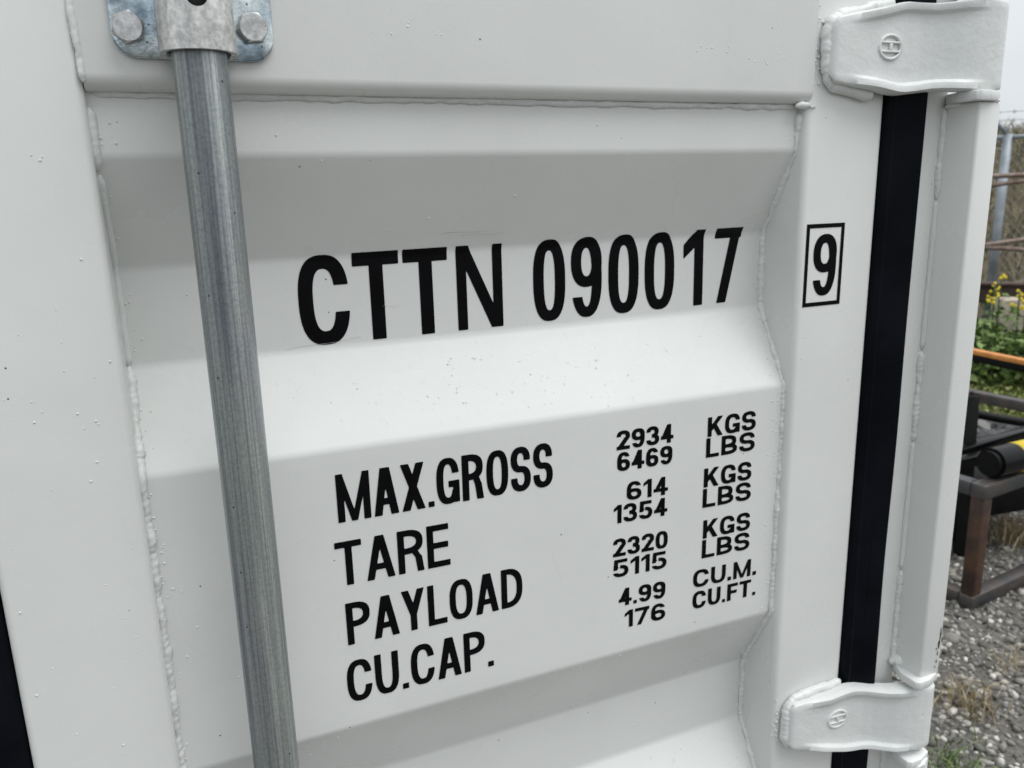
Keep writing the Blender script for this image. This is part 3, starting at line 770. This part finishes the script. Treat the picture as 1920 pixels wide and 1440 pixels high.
# chipped paint low on the corner post's front bar, hairlines on the sheet
M_chip = simple('bare_dark_chip', (.022, .024, .028), .5)
def chip(x, z, w_, h_, seed):
    rs = random.Random(seed); n = 14; V = [(x + w_ * (.5 + .5 * rs.random()) * math.cos(a) , YP - .00025, z + h_ * (.45 + .55 * rs.random()) * math.sin(a)) for a in [2 * math.pi * k / n for k in range(n)]]
    return mesh('chip', V, [tuple(range(n))])
for k, (x, z, a, b) in enumerate(((.7905, -.566, .0012, .012), (.7895, -.579, .0022, .008), (.7885, -.590, .0010, .005), (.7862, -.584, .0012, .002), (.7880, -.600, .0013, .003), (.7868, -.607, .0009, .002))):
    part('paint_chip', chip(x, z, a, b, k), M_chip)
def hair(x0, z0, x1, z1, w_, ys):
    n = 24; V = []; F = []
    for i in range(n + 1):
        t = i / n; x = x0 + (x1 - x0) * t; z = z0 + (z1 - z0) * t + .0006 * math.sin(7 * t); ww = w_ * (.3 + .7 * abs(noise.noise((t * 9, x0 * 50, 0))))
        V += [(x, ys(x, z) - .00055, z - ww), (x, ys(x, z) - .00055, z + ww)]
    for i in range(n): F.append((2 * i, 2 * i + 2, 2 * i + 3, 2 * i + 1))
    return mesh('hair', V, F)
M_hair = simple('scuff_grey', (.30, .30, .29), .5)
for a in ((.118, -.1895, .180, -.1842, .00022), (.25, -.102, .30, -.1006, .00016), (.27, -.1045, .31, -.1035, .00014), (.20, -.160, .215, -.1612, .0002), (.335, -.40, .345, -.425, .00018)):
    part('scratch', hair(*a, sheet_y), M_hair, SHEET)

# ------------------------------------------------------------------ rest of the container body (outside the picture, kept plain)
X0, X1, YB, ZT, ZB = -1.040, XR, 2.25, .29, -1.52
part('door_header', rbox(X0, X1, -.004, .12, .252, ZT + .02, .006, 3), M_paint)
part('door_sill', rbox(X0, X1, -.004, .12, -1.62, -1.562, .006, 3), M_paint)
part('corner_post', rbox(X0, X0 + .05, -.02, .12, -1.62, .25, .004, 3), M_paint)
part('stile', rbox(-.246, -.1515, .001, .075, -1.56, .25, .0055, 4), M_paint)
part('stile', rbox(X0 + .052, -.90, .001, .075, -1.56, .25, .0055, 4), M_paint)
sheet2 = SHEET.data.copy(); sheet2.transform(Matrix.Translation((-.848 - .003, 0, 0)) @ Matrix.Scale(1.01, 4, (1, 0, 0)))
link('corrugated_panel', sheet2, M_paint, BOX, True)
part('top_rail', rbox(-.90, -.246, .002, .07, .003, .25, .008, 3), M_paint)
def side(xo, sgn):
    V = []; F = []; ys = []; y = .12
    while y < YB - .1:
        ys += [(y, 0), (y + .07, 0), (y + .105, .034), (y + .175, .034)]; y += .21
    ys.append((YB, 0)); n = len(ys)
    for a, d in ys: V += [(xo - sgn * d, a, ZB), (xo - sgn * d, a, ZT)]
    for i in range(n - 1): F.append((2 * i, 2 * i + 2, 2 * i + 3, 2 * i + 1))
    return fix(mesh('side', V, F))
part('side_wall', side(X1 - .004, 1), M_paint); part('side_wall', side(X0 + .004, -1), M_paint)
part('back_wall', rbox(X0, X1, YB, YB + .03, ZB, ZT, .003, 2), M_paint)
part('roof', rbox(X0 + .002, X1 - .002, .122, YB - .002, ZT - .02, ZT + .018, .004, 2), M_paint)
part('base_frame', rbox(X0 + .01, X1 - .012, .13, YB, -1.64, -1.525, .006, 2), M_paint)
for x in (X0 + .06, X1 - .08):
    for y in (.07, YB - .08): part('foot', rbox(x - .05, x + .05, y - .05, y + .05, -1.664, -1.618, .004, 2), M_paint)

# ================================================================== THE YARD BESIDE THE CONTAINER
# --- gravel
ico = bmesh.new(); bmesh.ops.create_icosphere(ico, subdivisions=1, radius=1.0)
SV = np.array([tuple(v.co) for v in ico.verts]); SF = [tuple(v.index for v in f.verts) for f in ico.faces]; ico.free()
def island_mat(name, stops, rough, spec=.3):
    m, nt, b = mat(name); g = nt.nodes.new('ShaderNodeNewGeometry')
    r = ramp(nt, g.outputs['Random Per Island'], stops); v = coords(nt); n = noise_n(nt, v, 60, 4)
    r2 = ramp(nt, n.outputs['Fac'], [(.3, (.7, .7, .7)), (.7, (1.15, 1.15, 1.15))])
    nt.links.new(mixc(nt, .8, r.outputs['Color'], r2.outputs['Color'], 'MULTIPLY'), b.inputs['Base Color'])
    b.inputs['Roughness'].default_value = rough; b.inputs['Specular IOR Level'].default_value = spec; return m
M_stone = island_mat('gravel_stones', [(0, (.10, .097, .09)), (.3, (.17, .163, .15)), (.55, (.22, .21, .19)), (.75, (.30, .285, .25)), (.9, (.42, .40, .36)), (.97, (.60, .585, .55))], .85)
def rot_mats(n, sx, sy, sz, P, tilt=.5):
    a = rng.uniform(0, 2 * np.pi, n); b = rng.normal(0, tilt, n); c = rng.normal(0, tilt, n)
    ca, sa, cb, sb, cc, s_c = np.cos(a), np.sin(a), np.cos(b), np.sin(b), np.cos(c), np.sin(c)
    Z = np.zeros(n); O = np.ones(n)
    Rz = np.stack([np.stack([ca, -sa, Z], 1), np.stack([sa, ca, Z], 1), np.stack([Z, Z, O], 1)], 1)
    Rx = np.stack([np.stack([O, Z, Z], 1), np.stack([Z, cb, -sb], 1), np.stack([Z, sb, cb], 1)], 1)
    Ry = np.stack([np.stack([cc, Z, s_c], 1), np.stack([Z, O, Z], 1), np.stack([-s_c, Z, cc], 1)], 1)
    Mx = Rz @ Rx @ Ry; S = np.stack([sx, sy, sz], 1)
    return np.concatenate([Mx * S[:, None, :], P[:, :, None]], 2)
def yard_pts(n, d0, d1, lat):
    d = d0 + (d1 - d0) * rng.uniform(0, 1, n) ** .8; l = rng.uniform(-lat, lat, n)
    P = np.array([CAM[0], CAM[1], 0.0]) + d[:, None] * BD + l[:, None] * BE
    keep = ~((P[:, 0] < .80) & (P[:, 1] > 0))
    return P[keep], d[keep]
ms = []
for k in range(4):
    sv = SV * (1 + .28 * np.array([noise.noise(Vector(v) * 1.6 + Vector((k * 9, 0, 0))) for v in SV])[:, None])
    P, d = yard_pts(7500, 1.5, 5.4, 1.15); n = len(P)
    r = .0045 + .011 * rng.uniform(0, 1, n) ** 3.2 + .012 * (rng.uniform(0, 1, n) > .97)
    P[:, 2] = r * rng.uniform(-.1, .5, n)
    ms.append(scatter(sv, SF, rot_mats(n, r * rng.uniform(.9, 1.5, n), r * rng.uniform(.7, 1.1, n), r * rng.uniform(.45, .8, n), P)))
for k in range(2):                          # thinner, coarser scatter farther out and behind the container's corner
    sv = SV * (1 + .28 * np.array([noise.noise(Vector(v) * 1.6 + Vector((k * 5, 3, 0))) for v in SV])[:, None])
    P, d = yard_pts(9000, 1.6, 9.6, 4.2); n = len(P); r = .007 + .014 * rng.uniform(0, 1, n) ** 2.5; P[:, 2] = r * rng.uniform(-.1, .4, n)
    ms.append(scatter(sv, SF, rot_mats(n, r * rng.uniform(.9, 1.5, n), r * rng.uniform(.7, 1.1, n), r * rng.uniform(.45, .8, n), P)))
tag(link('gravel', join(ms), M_stone), 'loose grey and tan gravel on the yard right of the container', 'gravel', kind='stuff')

# --- straw and small weeds on the gravel
M_straw = island_mat('dry_straw', [(0, (.20, .15, .08)), (.5, (.36, .29, .17)), (1, (.50, .43, .29))], .8)
M_leaf = island_mat('green_leaves', [(0, (.045, .085, .018)), (.4, (.085, .15, .030)), (.75, (.14, .21, .05)), (1, (.22, .29, .10))], .55)
M_grass = island_mat('yellow_green_grass', [(0, (.08, .11, .025)), (.4, (.15, .20, .045)), (.75, (.22, .25, .07)), (1, (.30, .28, .12))], .7)
M_dry = island_mat('dry_grass', [(0, (.12, .10, .055)), (.4, (.23, .19, .11)), (.7, (.32, .27, .165)), (.88, (.15, .165, .065)), (1, (.42, .36, .24))], .85)
def blade_mesh(P, hgt, wid, lean):
    """tapered three-segment blades; P: n x 3 roots"""
    n = len(P); a = rng.uniform(0, 2 * np.pi, n); b = rng.uniform(0, 2 * np.pi, n)
    W_ = np.stack([np.cos(a), np.sin(a), np.zeros(n)], 1) * wid[:, None]; Ld = np.stack([np.cos(b), np.sin(b), np.zeros(n)], 1)
    V = np.zeros((n, 5, 3))
    for k, (t, ww) in enumerate(((0, 1), (.55, .8))):
        c = P + np.array([0, 0, 1]) * (hgt * t)[:, None] + Ld * (lean * hgt * t ** 2)[:, None]
        V[:, 2 * k] = c - W_ * ww; V[:, 2 * k + 1] = c + W_ * ww
    V[:, 4] = P + np.array([0, 0, 1]) * (hgt * (1 - .25 * lean))[:, None] + Ld * (lean * hgt)[:, None]
    base = (np.arange(n) * 5)[:, None, None]
    T = (np.array([[0, 1, 3], [0, 3, 2], [2, 3, 4]])[None] + base).reshape(-1, 3)
    return mesh('blades', V.reshape(-1, 3).tolist(), T.tolist())
def tuft(px, py, n, h, spread, m, name, label, cat):
    c = onZ(px, py, 0); P = c + np.c_[rng.normal(0, spread, n), rng.normal(0, spread, n), np.zeros(n)]; P[:, 2] = 0
    o = link(name, blade_mesh(P, h * rng.uniform(.4, 1.1, n), rng.uniform(.0012, .0030, n), rng.uniform(.2, 1.1, n)), m)
    return tag(o, label, cat, kind='stuff' if cat == 'weed' else None)
tuft(1812, 1330, 90, .13, .045, M_straw, 'straw_tuft', 'dry straw tuft on the gravel beside the lower hinge', 'dry grass')
tuft(1900, 1018, 160, .20, .06, M_straw, 'straw_tuft', 'dry grass clump behind the leg of the steel frame', 'dry grass')
tuft(1790, 1445, 120, .07, .05, M_leaf, 'weed', 'small green weed on the gravel at the bottom edge', 'weed')
tuft(1905, 1260, 50, .10, .05, M_straw, 'straw_tuft', 'thin dry stalks on the gravel under the steel frame', 'dry grass')

# --- steel stand on the gravel
M_steel = simple('bare_mill_steel', (.075, .08, .085), .36, metal=.6, vscale=9, col2=(.13, .11, .10), bmp=.2, bscale=80)
M_rusty = simple('rusty_steel', (.035, .022, .017), .55, metal=.25, vscale=13, col2=(.085, .045, .028), bmp=.3, bscale=90)
M_black = simple('black_enamel', (.004, .004, .0045), .24, var=.3, vscale=6)
M_blackm = simple('black_matt', (.004, .004, .0045), .5, var=.3)
for _m in (M_blackm, M_black): _m.node_tree.nodes['Principled BSDF'].inputs['Specular IOR Level'].default_value = .15
M_yellow = simple('yellow_paint', (.62, .47, .03), .4, var=.08)
M_orange = simple('orange_paint', (.55, .22, .05), .5, var=.15)
M_pale = simple('pale_panel', (.50, .50, .52), .5, var=.06)
A = onZ(1822, 1147, 0); A[2] = 0
dirR = onZ(1922, 1100, 0) - A; dirR[2] = 0; dirR /= np.linalg.norm(dirR)
dirL = np.array([-dirR[1], dirR[0], 0.0])
HF, TB, LR, LL = .50, .057, 1.30, .85
ST = empty('steel_stand', tuple(A + (dirR * LR + dirL * LL) / 2), 'low rusty steel frame of square tube standing on the gravel', 'steel frame')
def at(r, l, z): return A + dirR * r + dirL * l + np.array([0, 0, z])
h2 = TB / 2
for r_, l_ in ((h2, h2), (LR, h2), (h2, LL), (LR, LL)):
    link('leg', obar(at(r_, l_, TB), at(r_, l_, HF - TB), TB - .004, TB - .004, upv=tuple(dirR), bev=.006), M_rusty, ST)
for z in (h2, HF - h2):
    for l_ in (h2, LL): link('rail', obar(at(-.002, l_, z), at(LR + h2, l_, z), TB, TB, bev=.006), M_steel, ST)
    for r_ in (h2, LR): link('rail', obar(at(r_, h2 * 2 + .002, z), at(r_, LL - h2 - .002, z), TB - .003, TB - .003, bev=.006), M_steel, ST)
# --- black hydraulic cylinder lying across the stand
c0 = PD(1856, 868, 3.15); c0[2] = HF + .058
e0 = onZ(1859, 868, HF + .058); ax = dirR * .985 - dirL * .10; ax /= np.linalg.norm(ax)
CY = empty('hydraulic_cylinder', tuple(e0 - np.array([0, 0, .058])), 'thick black cylinder with a yellow band lying on the steel frame', 'cylinder')
link('barrel', tube([e0, e0 + ax * 1.0], .057, 32), M_black, CY); auto_smooth(CY.children[0].data, 50)
auto_smooth(link('end_cap', tube([e0 - ax * .02, e0 + ax * .0], .047, 32), M_blackm, CY).data, 40)
link('yellow_band', tube([e0 + ax * .12, e0 + ax * .30], .0576, 32), M_yellow, CY)
# --- dark implement standing behind the stand
q = PD(1790, 960, 3.75); q[2] = 0
IM = empty('black_implement', tuple(q), 'black steel implement in the shade behind the steel frame', 'implement')
def im(name, px0, py0, px1, py1, dist0, dist1, w_, m=M_black):
    a = PD(px0, py0, dist0); b = PD(px1, py1, dist1); d = (b - a); return link(name, obar(a, b, w_, w_, bev=.006), m, IM)
im('arm', 1780, 855, 1935, 808, 3.7, 4.1, .05); im('arm', 1780, 872, 1935, 838, 3.6, 3.9, .045)
im('upright', 1822, 742, 1800, 1040, 3.9, 3.75, .055, M_blackm)
pl = [PD(x, y, d) for x, y, d in ((1790, 772, 4.3), (1830, 776, 4.3), (1870, 784, 4.35), (1910, 791, 4.4), (1960, 796, 4.5))]
link('hose', tube(resample(pl, .03), .021, 12), M_blackm, IM)
a = PD(1760, 905, 3.9); b = PD(1940, 905, 4.3)
a[2] = b[2] = .26
link('deck', obar(a, b, .45, .16, bev=.02), M_blackm, IM)
link('foot', obar(np.array([a[0], a[1], .18]), np.array([a[0], a[1], 0]), .12, .30, upv=(1, 0, 0)), M_blackm, IM)
pb = PD(1880, 935, 3.85); pb2 = PD(1925, 938, 3.95)
link('pale_panel', obar(pb, pb2, .02, .085, bev=.003), M_pale, IM, label='small pale grey plate under the black deck')
# --- crinkled black plastic sheet
def crinkle(name, d0, d1, l0, l1, m, label):
    nx, ny = 90, 70; V = []; F = []
    for i in range(nx):
        for j in range(ny):
            d = d0 + (d1 - d0) * j / (ny - 1); l = l0 + (l1 - l0) * i / (nx - 1); p = yard(d, l)
            z = .02 + .10 * abs(noise.noise((d * 2.1, l * 2.1, 1))) + .11 * (1 - abs(noise.noise((d * 4.4, l * 4.0, 5)))) ** 3 + .03 * noise.noise((d * 13, l * 13, 3))
            e = min(1, 6 * min(i / nx, 1 - i / nx, j / ny, 1 - j / ny)); V.append((p[0], p[1], .006 + max(0, z) * e))
    for i in range(nx - 1):
        for j in range(ny - 1): F.append((i * ny + j, i * ny + j + 1, (i + 1) * ny + j + 1, (i + 1) * ny + j))
    o = link(name, fix(mesh(name, V, F)), m, None, True); return tag(o, label, 'plastic sheet')
M_plastic = simple('black_plastic', (.020, .020, .022), .20, var=.2)
crinkle('plastic_sheet', 4.45, 5.75, -.5, 1.6, M_plastic, 'crumpled black plastic sheet on the ground before the green weeds')

# --- green weeds: a patch no one could count
def leaf_cloud(n, d0, d1, l0, l1, hmax, size):
    d = rng.uniform(d0, d1, n); l = rng.uniform(l0, l1, n)
    P = np.array([CAM[0], CAM[1], 0.0]) + d[:, None] * BD + l[:, None] * BE
    hh = np.array([hmax * (.35 + .65 * (noise.noise((a * .9, b * .9, 2)) + .6)) for a, b in zip(d, l)]).clip(.05, 9)
    P[:, 2] = hh * rng.uniform(0, 1, n) ** .6
    s_ = size * rng.uniform(.5, 1.3, n)
    bv = [(-.5, 0, 0), (0, -.28, .05), (.5, 0, -.06), (0, .28, .05)]
    m_ = rot_mats(n, s_, s_, s_, P, .7)
    return scatter(bv, [(0, 1, 2, 3)], m_)
tag(link('clover', leaf_cloud(15000, 5.2, 6.9, -1.6, 2.4, .13, .04), M_grass), 'low yellow green clover and grass just beyond the plastic sheet', 'clover', kind='stuff')
tag(link('weed_patch', leaf_cloud(16000, 6.7, 8.6, -1.6, 2.4, .55, .085), M_leaf), 'dense dark green weeds growing at the foot of the fence', 'weeds', kind='stuff')
d_ = rng.uniform(5.5, 7.4, 5000); l_ = rng.uniform(-1.6, 2.4, 5000)
Pg = np.array([CAM[0], CAM[1], 0.0]) + d_[:, None] * BD + l_[:, None] * BE
tag(link('grass', blade_mesh(Pg, rng.uniform(.06, .22, 5000), rng.uniform(.002, .005, 5000), rng.uniform(.2, 1., 5000)), M_grass), 'green grass among the weeds', 'grass', kind='stuff')
# --- yellow wildflowers
ico = bmesh.new(); bmesh.ops.create_icosphere(ico, subdivisions=1, radius=1.0)
BV = [tuple(v.co) for v in ico.verts]; BF = [tuple(v.index for v in f.verts) for f in ico.faces]; ico.free()
M_petal = simple('yellow_petals', (.66, .50, .02), .6, var=.12, vscale=80)
M_stem = simple('green_stem', (.07, .11, .03), .6)
blos = mesh('blossom', [(x * .022 * (1 + .3 * noise.noise((x * 3, y * 3, z * 3))), y * .022, z * .020 * (1 + .4 * noise.noise((z * 3, x * 2, 1)))) for x, y, z in BV], BF); blos.materials.append(M_petal)
def flower(px, pt, pb_, dist, lab, nb, sd):
    rs = random.Random(sd); top = PD(px, pt, dist); base = np.array([top[0], top[1], 0.0])
    FL = empty('wildflower', tuple(base), lab, 'wildflower', 'yellow wildflowers by the fence')
    st = [base + (top - base) * t + np.array([.015 * math.sin(5 * t), .01 * math.cos(4 * t), 0]) for t in np.linspace(0, 1, 12)]
    link('stem', tube(st, .006, 6), M_stem, FL)
    for k in range(nb):
        t = (k / (nb - 1)) ** .8; z = top[2] - t * (top[2] - PD(px, pb_, dist)[2]); r_ = .018 + .035 * t
        a_ = rs.uniform(0, 6.3); o = bpy.data.objects.new('blossom', blos); sc.collection.objects.link(o)
        o.location = (top[0] + r_ * math.cos(a_), top[1] + r_ * math.sin(a_), z); o.rotation_euler = (rs.random() * 3, rs.random() * 3, rs.random() * 3); s_ = rs.uniform(.4, .75); o.scale = (s_, s_, s_)
        o.parent = FL; o.matrix_parent_inverse = Matrix.Translation(-Vector(FL.location))
    n = 70; P = base + np.c_[rng.normal(0, .05, n), rng.normal(0, .05, n), rng.uniform(.1, max(.2, top[2] - .12), n)]; s_ = .08 * rng.uniform(.5, 1.2, n)
    link('leaves', scatter([(-.5, 0, 0), (0, -.2, .05), (.5, 0, -.06), (0, .2, .05)], [(0, 1, 2, 3)], rot_mats(n, s_, s_, s_, P, .6)), M_leaf, FL)
flower(1867, 532, 566, 7.3, 'yellow wildflower spike nearest the white corner post', 16, 1)
flower(1878, 517, 522, 7.4, 'tall thin yellow wildflower just before the fence post', 4, 2)
flower(1913, 546, 580, 7.1, 'yellow wildflower spike at the right edge of the picture', 14, 3)
# --- orange and black bar across the weeds
a = PD(1800, 655, 5.6); b = PD(1990, 698, 5.2)
OB = empty('striped_bar', ((a[0] + b[0]) / 2, (a[1] + b[1]) / 2, 0), 'long orange topped black bar crossing the weeds', 'bar')
for pp in (a, b): pp[2] = (a[2] + b[2]) / 2
link('orange_flange', obar(a + (0, 0, .012), b + (0, 0, .012), .05, .028, bev=.003), M_orange, OB)
link('black_web', obar(a - (0, 0, .025), b - (0, 0, .025), .03, .044, bev=.003), M_blackm, OB)
for pp in (a + (b - a) * .04, a + (b - a) * .97): link('foot', obar(pp - (0, 0, .049), (pp[0], pp[1], 0), .06, .06, upv=(1, 0, 0)), M_blackm, OB)

# --- chain-link fence
FD = 9.6
M_galv = simple('galvanised_pipe', (.30, .33, .36), .5, metal=.5, vscale=6)
FN = empty('chain_link_fence', tuple(yard(FD, 0)), 'galvanised chain link fence with barbed wire on top', 'fence')
pf = PD(1890, 255, FD); lat0 = (pf - CAM) @ BE; FT = pf[2]
for k in range(-2, 4):
    p = yard(FD, lat0 + k * 3.0)
    link('post', tube([p, p + (0, 0, FT + .02)], .043, 14), M_galv, FN)
    arm_t = p + np.array([0, 0, FT + .30]) - BE * .0 - BD * .22
    link('barb_arm', tube([p + (0, 0, FT), p + np.array([0, 0, FT + .19]) - BE * .16 - BD * .1], .022, 8), M_galv, FN)
link('top_rail', tube([yard(FD, -7, FT - .01), yard(FD, 10, FT - .01)], .021, 10), M_galv, FN)
for k in range(3):
    o = .08 * k
    zz = FT + .07 + .075 * k
    wire = [tube([yard(FD - .04 - .04 * k, -7, zz), yard(FD - .04 - .04 * k, 10, zz)], .0030, 5)]
    for t in np.arange(-3, 6, .13): 
        c = yard(FD - .04 - .04 * k, t, zz); wire.append(tube([c + (0, 0, -.022), c + (0, 0, .022)], .0035, 4)); wire.append(tube([c - BE * .02, c + BE * .02], .0055, 4))
    link('barbed_wire', join(wire), M_galv, FN)
wires = []
for t in np.arange(-4.0, 6.0, .075):
    for s_ in (-1, 1):
        pA = yard(FD + .05, t, 0.02); pB = yard(FD + .05, t + s_ * FT * .8, FT - .02)
        wires.append((pA, pB))
V = []; F = []
for pA, pB in wires:
    d = pB - pA; d /= np.linalg.norm(d); u_ = np.cross(d, BD); u_ /= np.linalg.norm(u_); o = len(V); r_ = .0022
    for P_ in (pA, pB): V += [P_ + u_ * r_, P_ + BD * r_, P_ - u_ * r_, P_ - BD * r_]
    F += [(o + i, o + (i + 1) % 4, o + 4 + (i + 1) % 4, o + 4 + i) for i in range(4)]
tag(link('wire_mesh', mesh('wires', V, F), M_galv, FN), kind='stuff')

# --- rusty pipe rack before the fence
M_pipe = simple('rusty_pipe', (.13, .085, .065), .6, metal=.2, vscale=10, col2=(.26, .20, .17))
PR = empty('pipe_rack', tuple(yard(8.9, 0)), 'rusty pipe rails running level in front of the fence', 'pipe rails')
PRD = 8.9
for (ya, yb, rr) in ((331, 328, .022), (349, 339, .020), (459, 449, .020), (464, 468, .022)):
    a = PD(1850, ya, PRD); b = PD(1920, yb, PRD + .15); d = (b - a) / np.linalg.norm(b - a)
    link('rail', tube([a - d * 1.3, b + d * 1.8], rr, 10), M_pipe, PR)
for k, px in ((-1.25, 1850), (1.95, 1920)):
    c = PD(px, 400, PRD) + BE * k * .98; link('upright', tube([(c[0], c[1], 0), (c[0], c[1], 1.72)], .035, 10), M_pipe, PR)
# --- rusty channel and pale timber at the foot of the fence
a = PD(1790, 556, 8.6); b = PD(1990, 536, 8.8)
CH = empty('rusty_channel', (a[0], a[1], 0), 'dark rusty steel channel lying below the fence post', 'steel channel')
M_chan = simple('dark_rust', (.045, .026, .020), .8, vscale=8, col2=(.085, .055, .045))
zc = (a[2] + b[2]) / 2
link('web', obar((a[0], a[1], zc - .02), (b[0], b[1], zc - .02), .05, .16), M_chan, CH)
link('flange', obar((a[0], a[1], zc + .07), (b[0], b[1], zc + .07), .16, .02, bev=.003), M_chan, CH)
for t in (.05, .95):
    pp = a + (b - a) * t; link('block', obar((pp[0], pp[1], zc - .102), (pp[0], pp[1], 0), .2, .2, upv=(1, 0, 0)), M_chan, CH)
a = PD(1868, 577, 8.2); b = PD(1908, 580, 8.25); zc = a[2]
M_wood = simple('pale_timber', (.36, .31, .25), .8, vscale=14, bmp=.3)
tb_ = link('timber_block', obar((a[0], a[1], zc / 2 + .04), (b[0] + .02, b[1], zc / 2 + .04), .22, zc + .08, bev=.006), M_wood)
tag(tb_, 'pale weathered timber block between the two yellow wildflowers', 'timber')

# --- bank behind the fence with dry grass
def bank_z(d, l): 
    t = min(1, max(0, (d - 10.0) / 5.0)); t = t * t * (3 - 2 * t)
    return -.05 + t * (2.05 + .25 * noise.noise((l * .35, 1, 2)))
nx, ny = 60, 50; V = []; F = []
for i in range(nx):
    for j in range(ny):
        l = -25 + 60 * i / (nx - 1); d = 9.8 + 16 * j / (ny - 1); p = yard(d, l); V.append((p[0], p[1], bank_z(d, l)))
for i in range(nx - 1):
    for j in range(ny - 1): F.append((i * ny + j, i * ny + j + 1, (i + 1) * ny + j + 1, (i + 1) * ny + j))
M_bank = simple('dry_bank', (.085, .075, .035), .95, vscale=3, col2=(.17, .135, .08))
tag(link('hillside', fix(mesh('bank', V, F)), M_bank, None, True), 'low bank of dry grass rising behind the fence', 'bank', kind='structure')
n = 16000; d_ = 10.0 + 6.0 * rng.uniform(0, 1, n); l_ = rng.uniform(-4, 7, n)
Pb = np.array([CAM[0], CAM[1], 0.0]) + d_[:, None] * BD + l_[:, None] * BE; Pb[:, 2] = [bank_z(a, b) for a, b in zip(d_, l_)]
tag(link('dry_grass', blade_mesh(Pb, rng.uniform(.2, .55, n), rng.uniform(.004, .012, n), rng.uniform(.3, 1.2, n)), M_dry), 'tall dry grass covering the bank behind the fence', 'dry grass', kind='stuff')
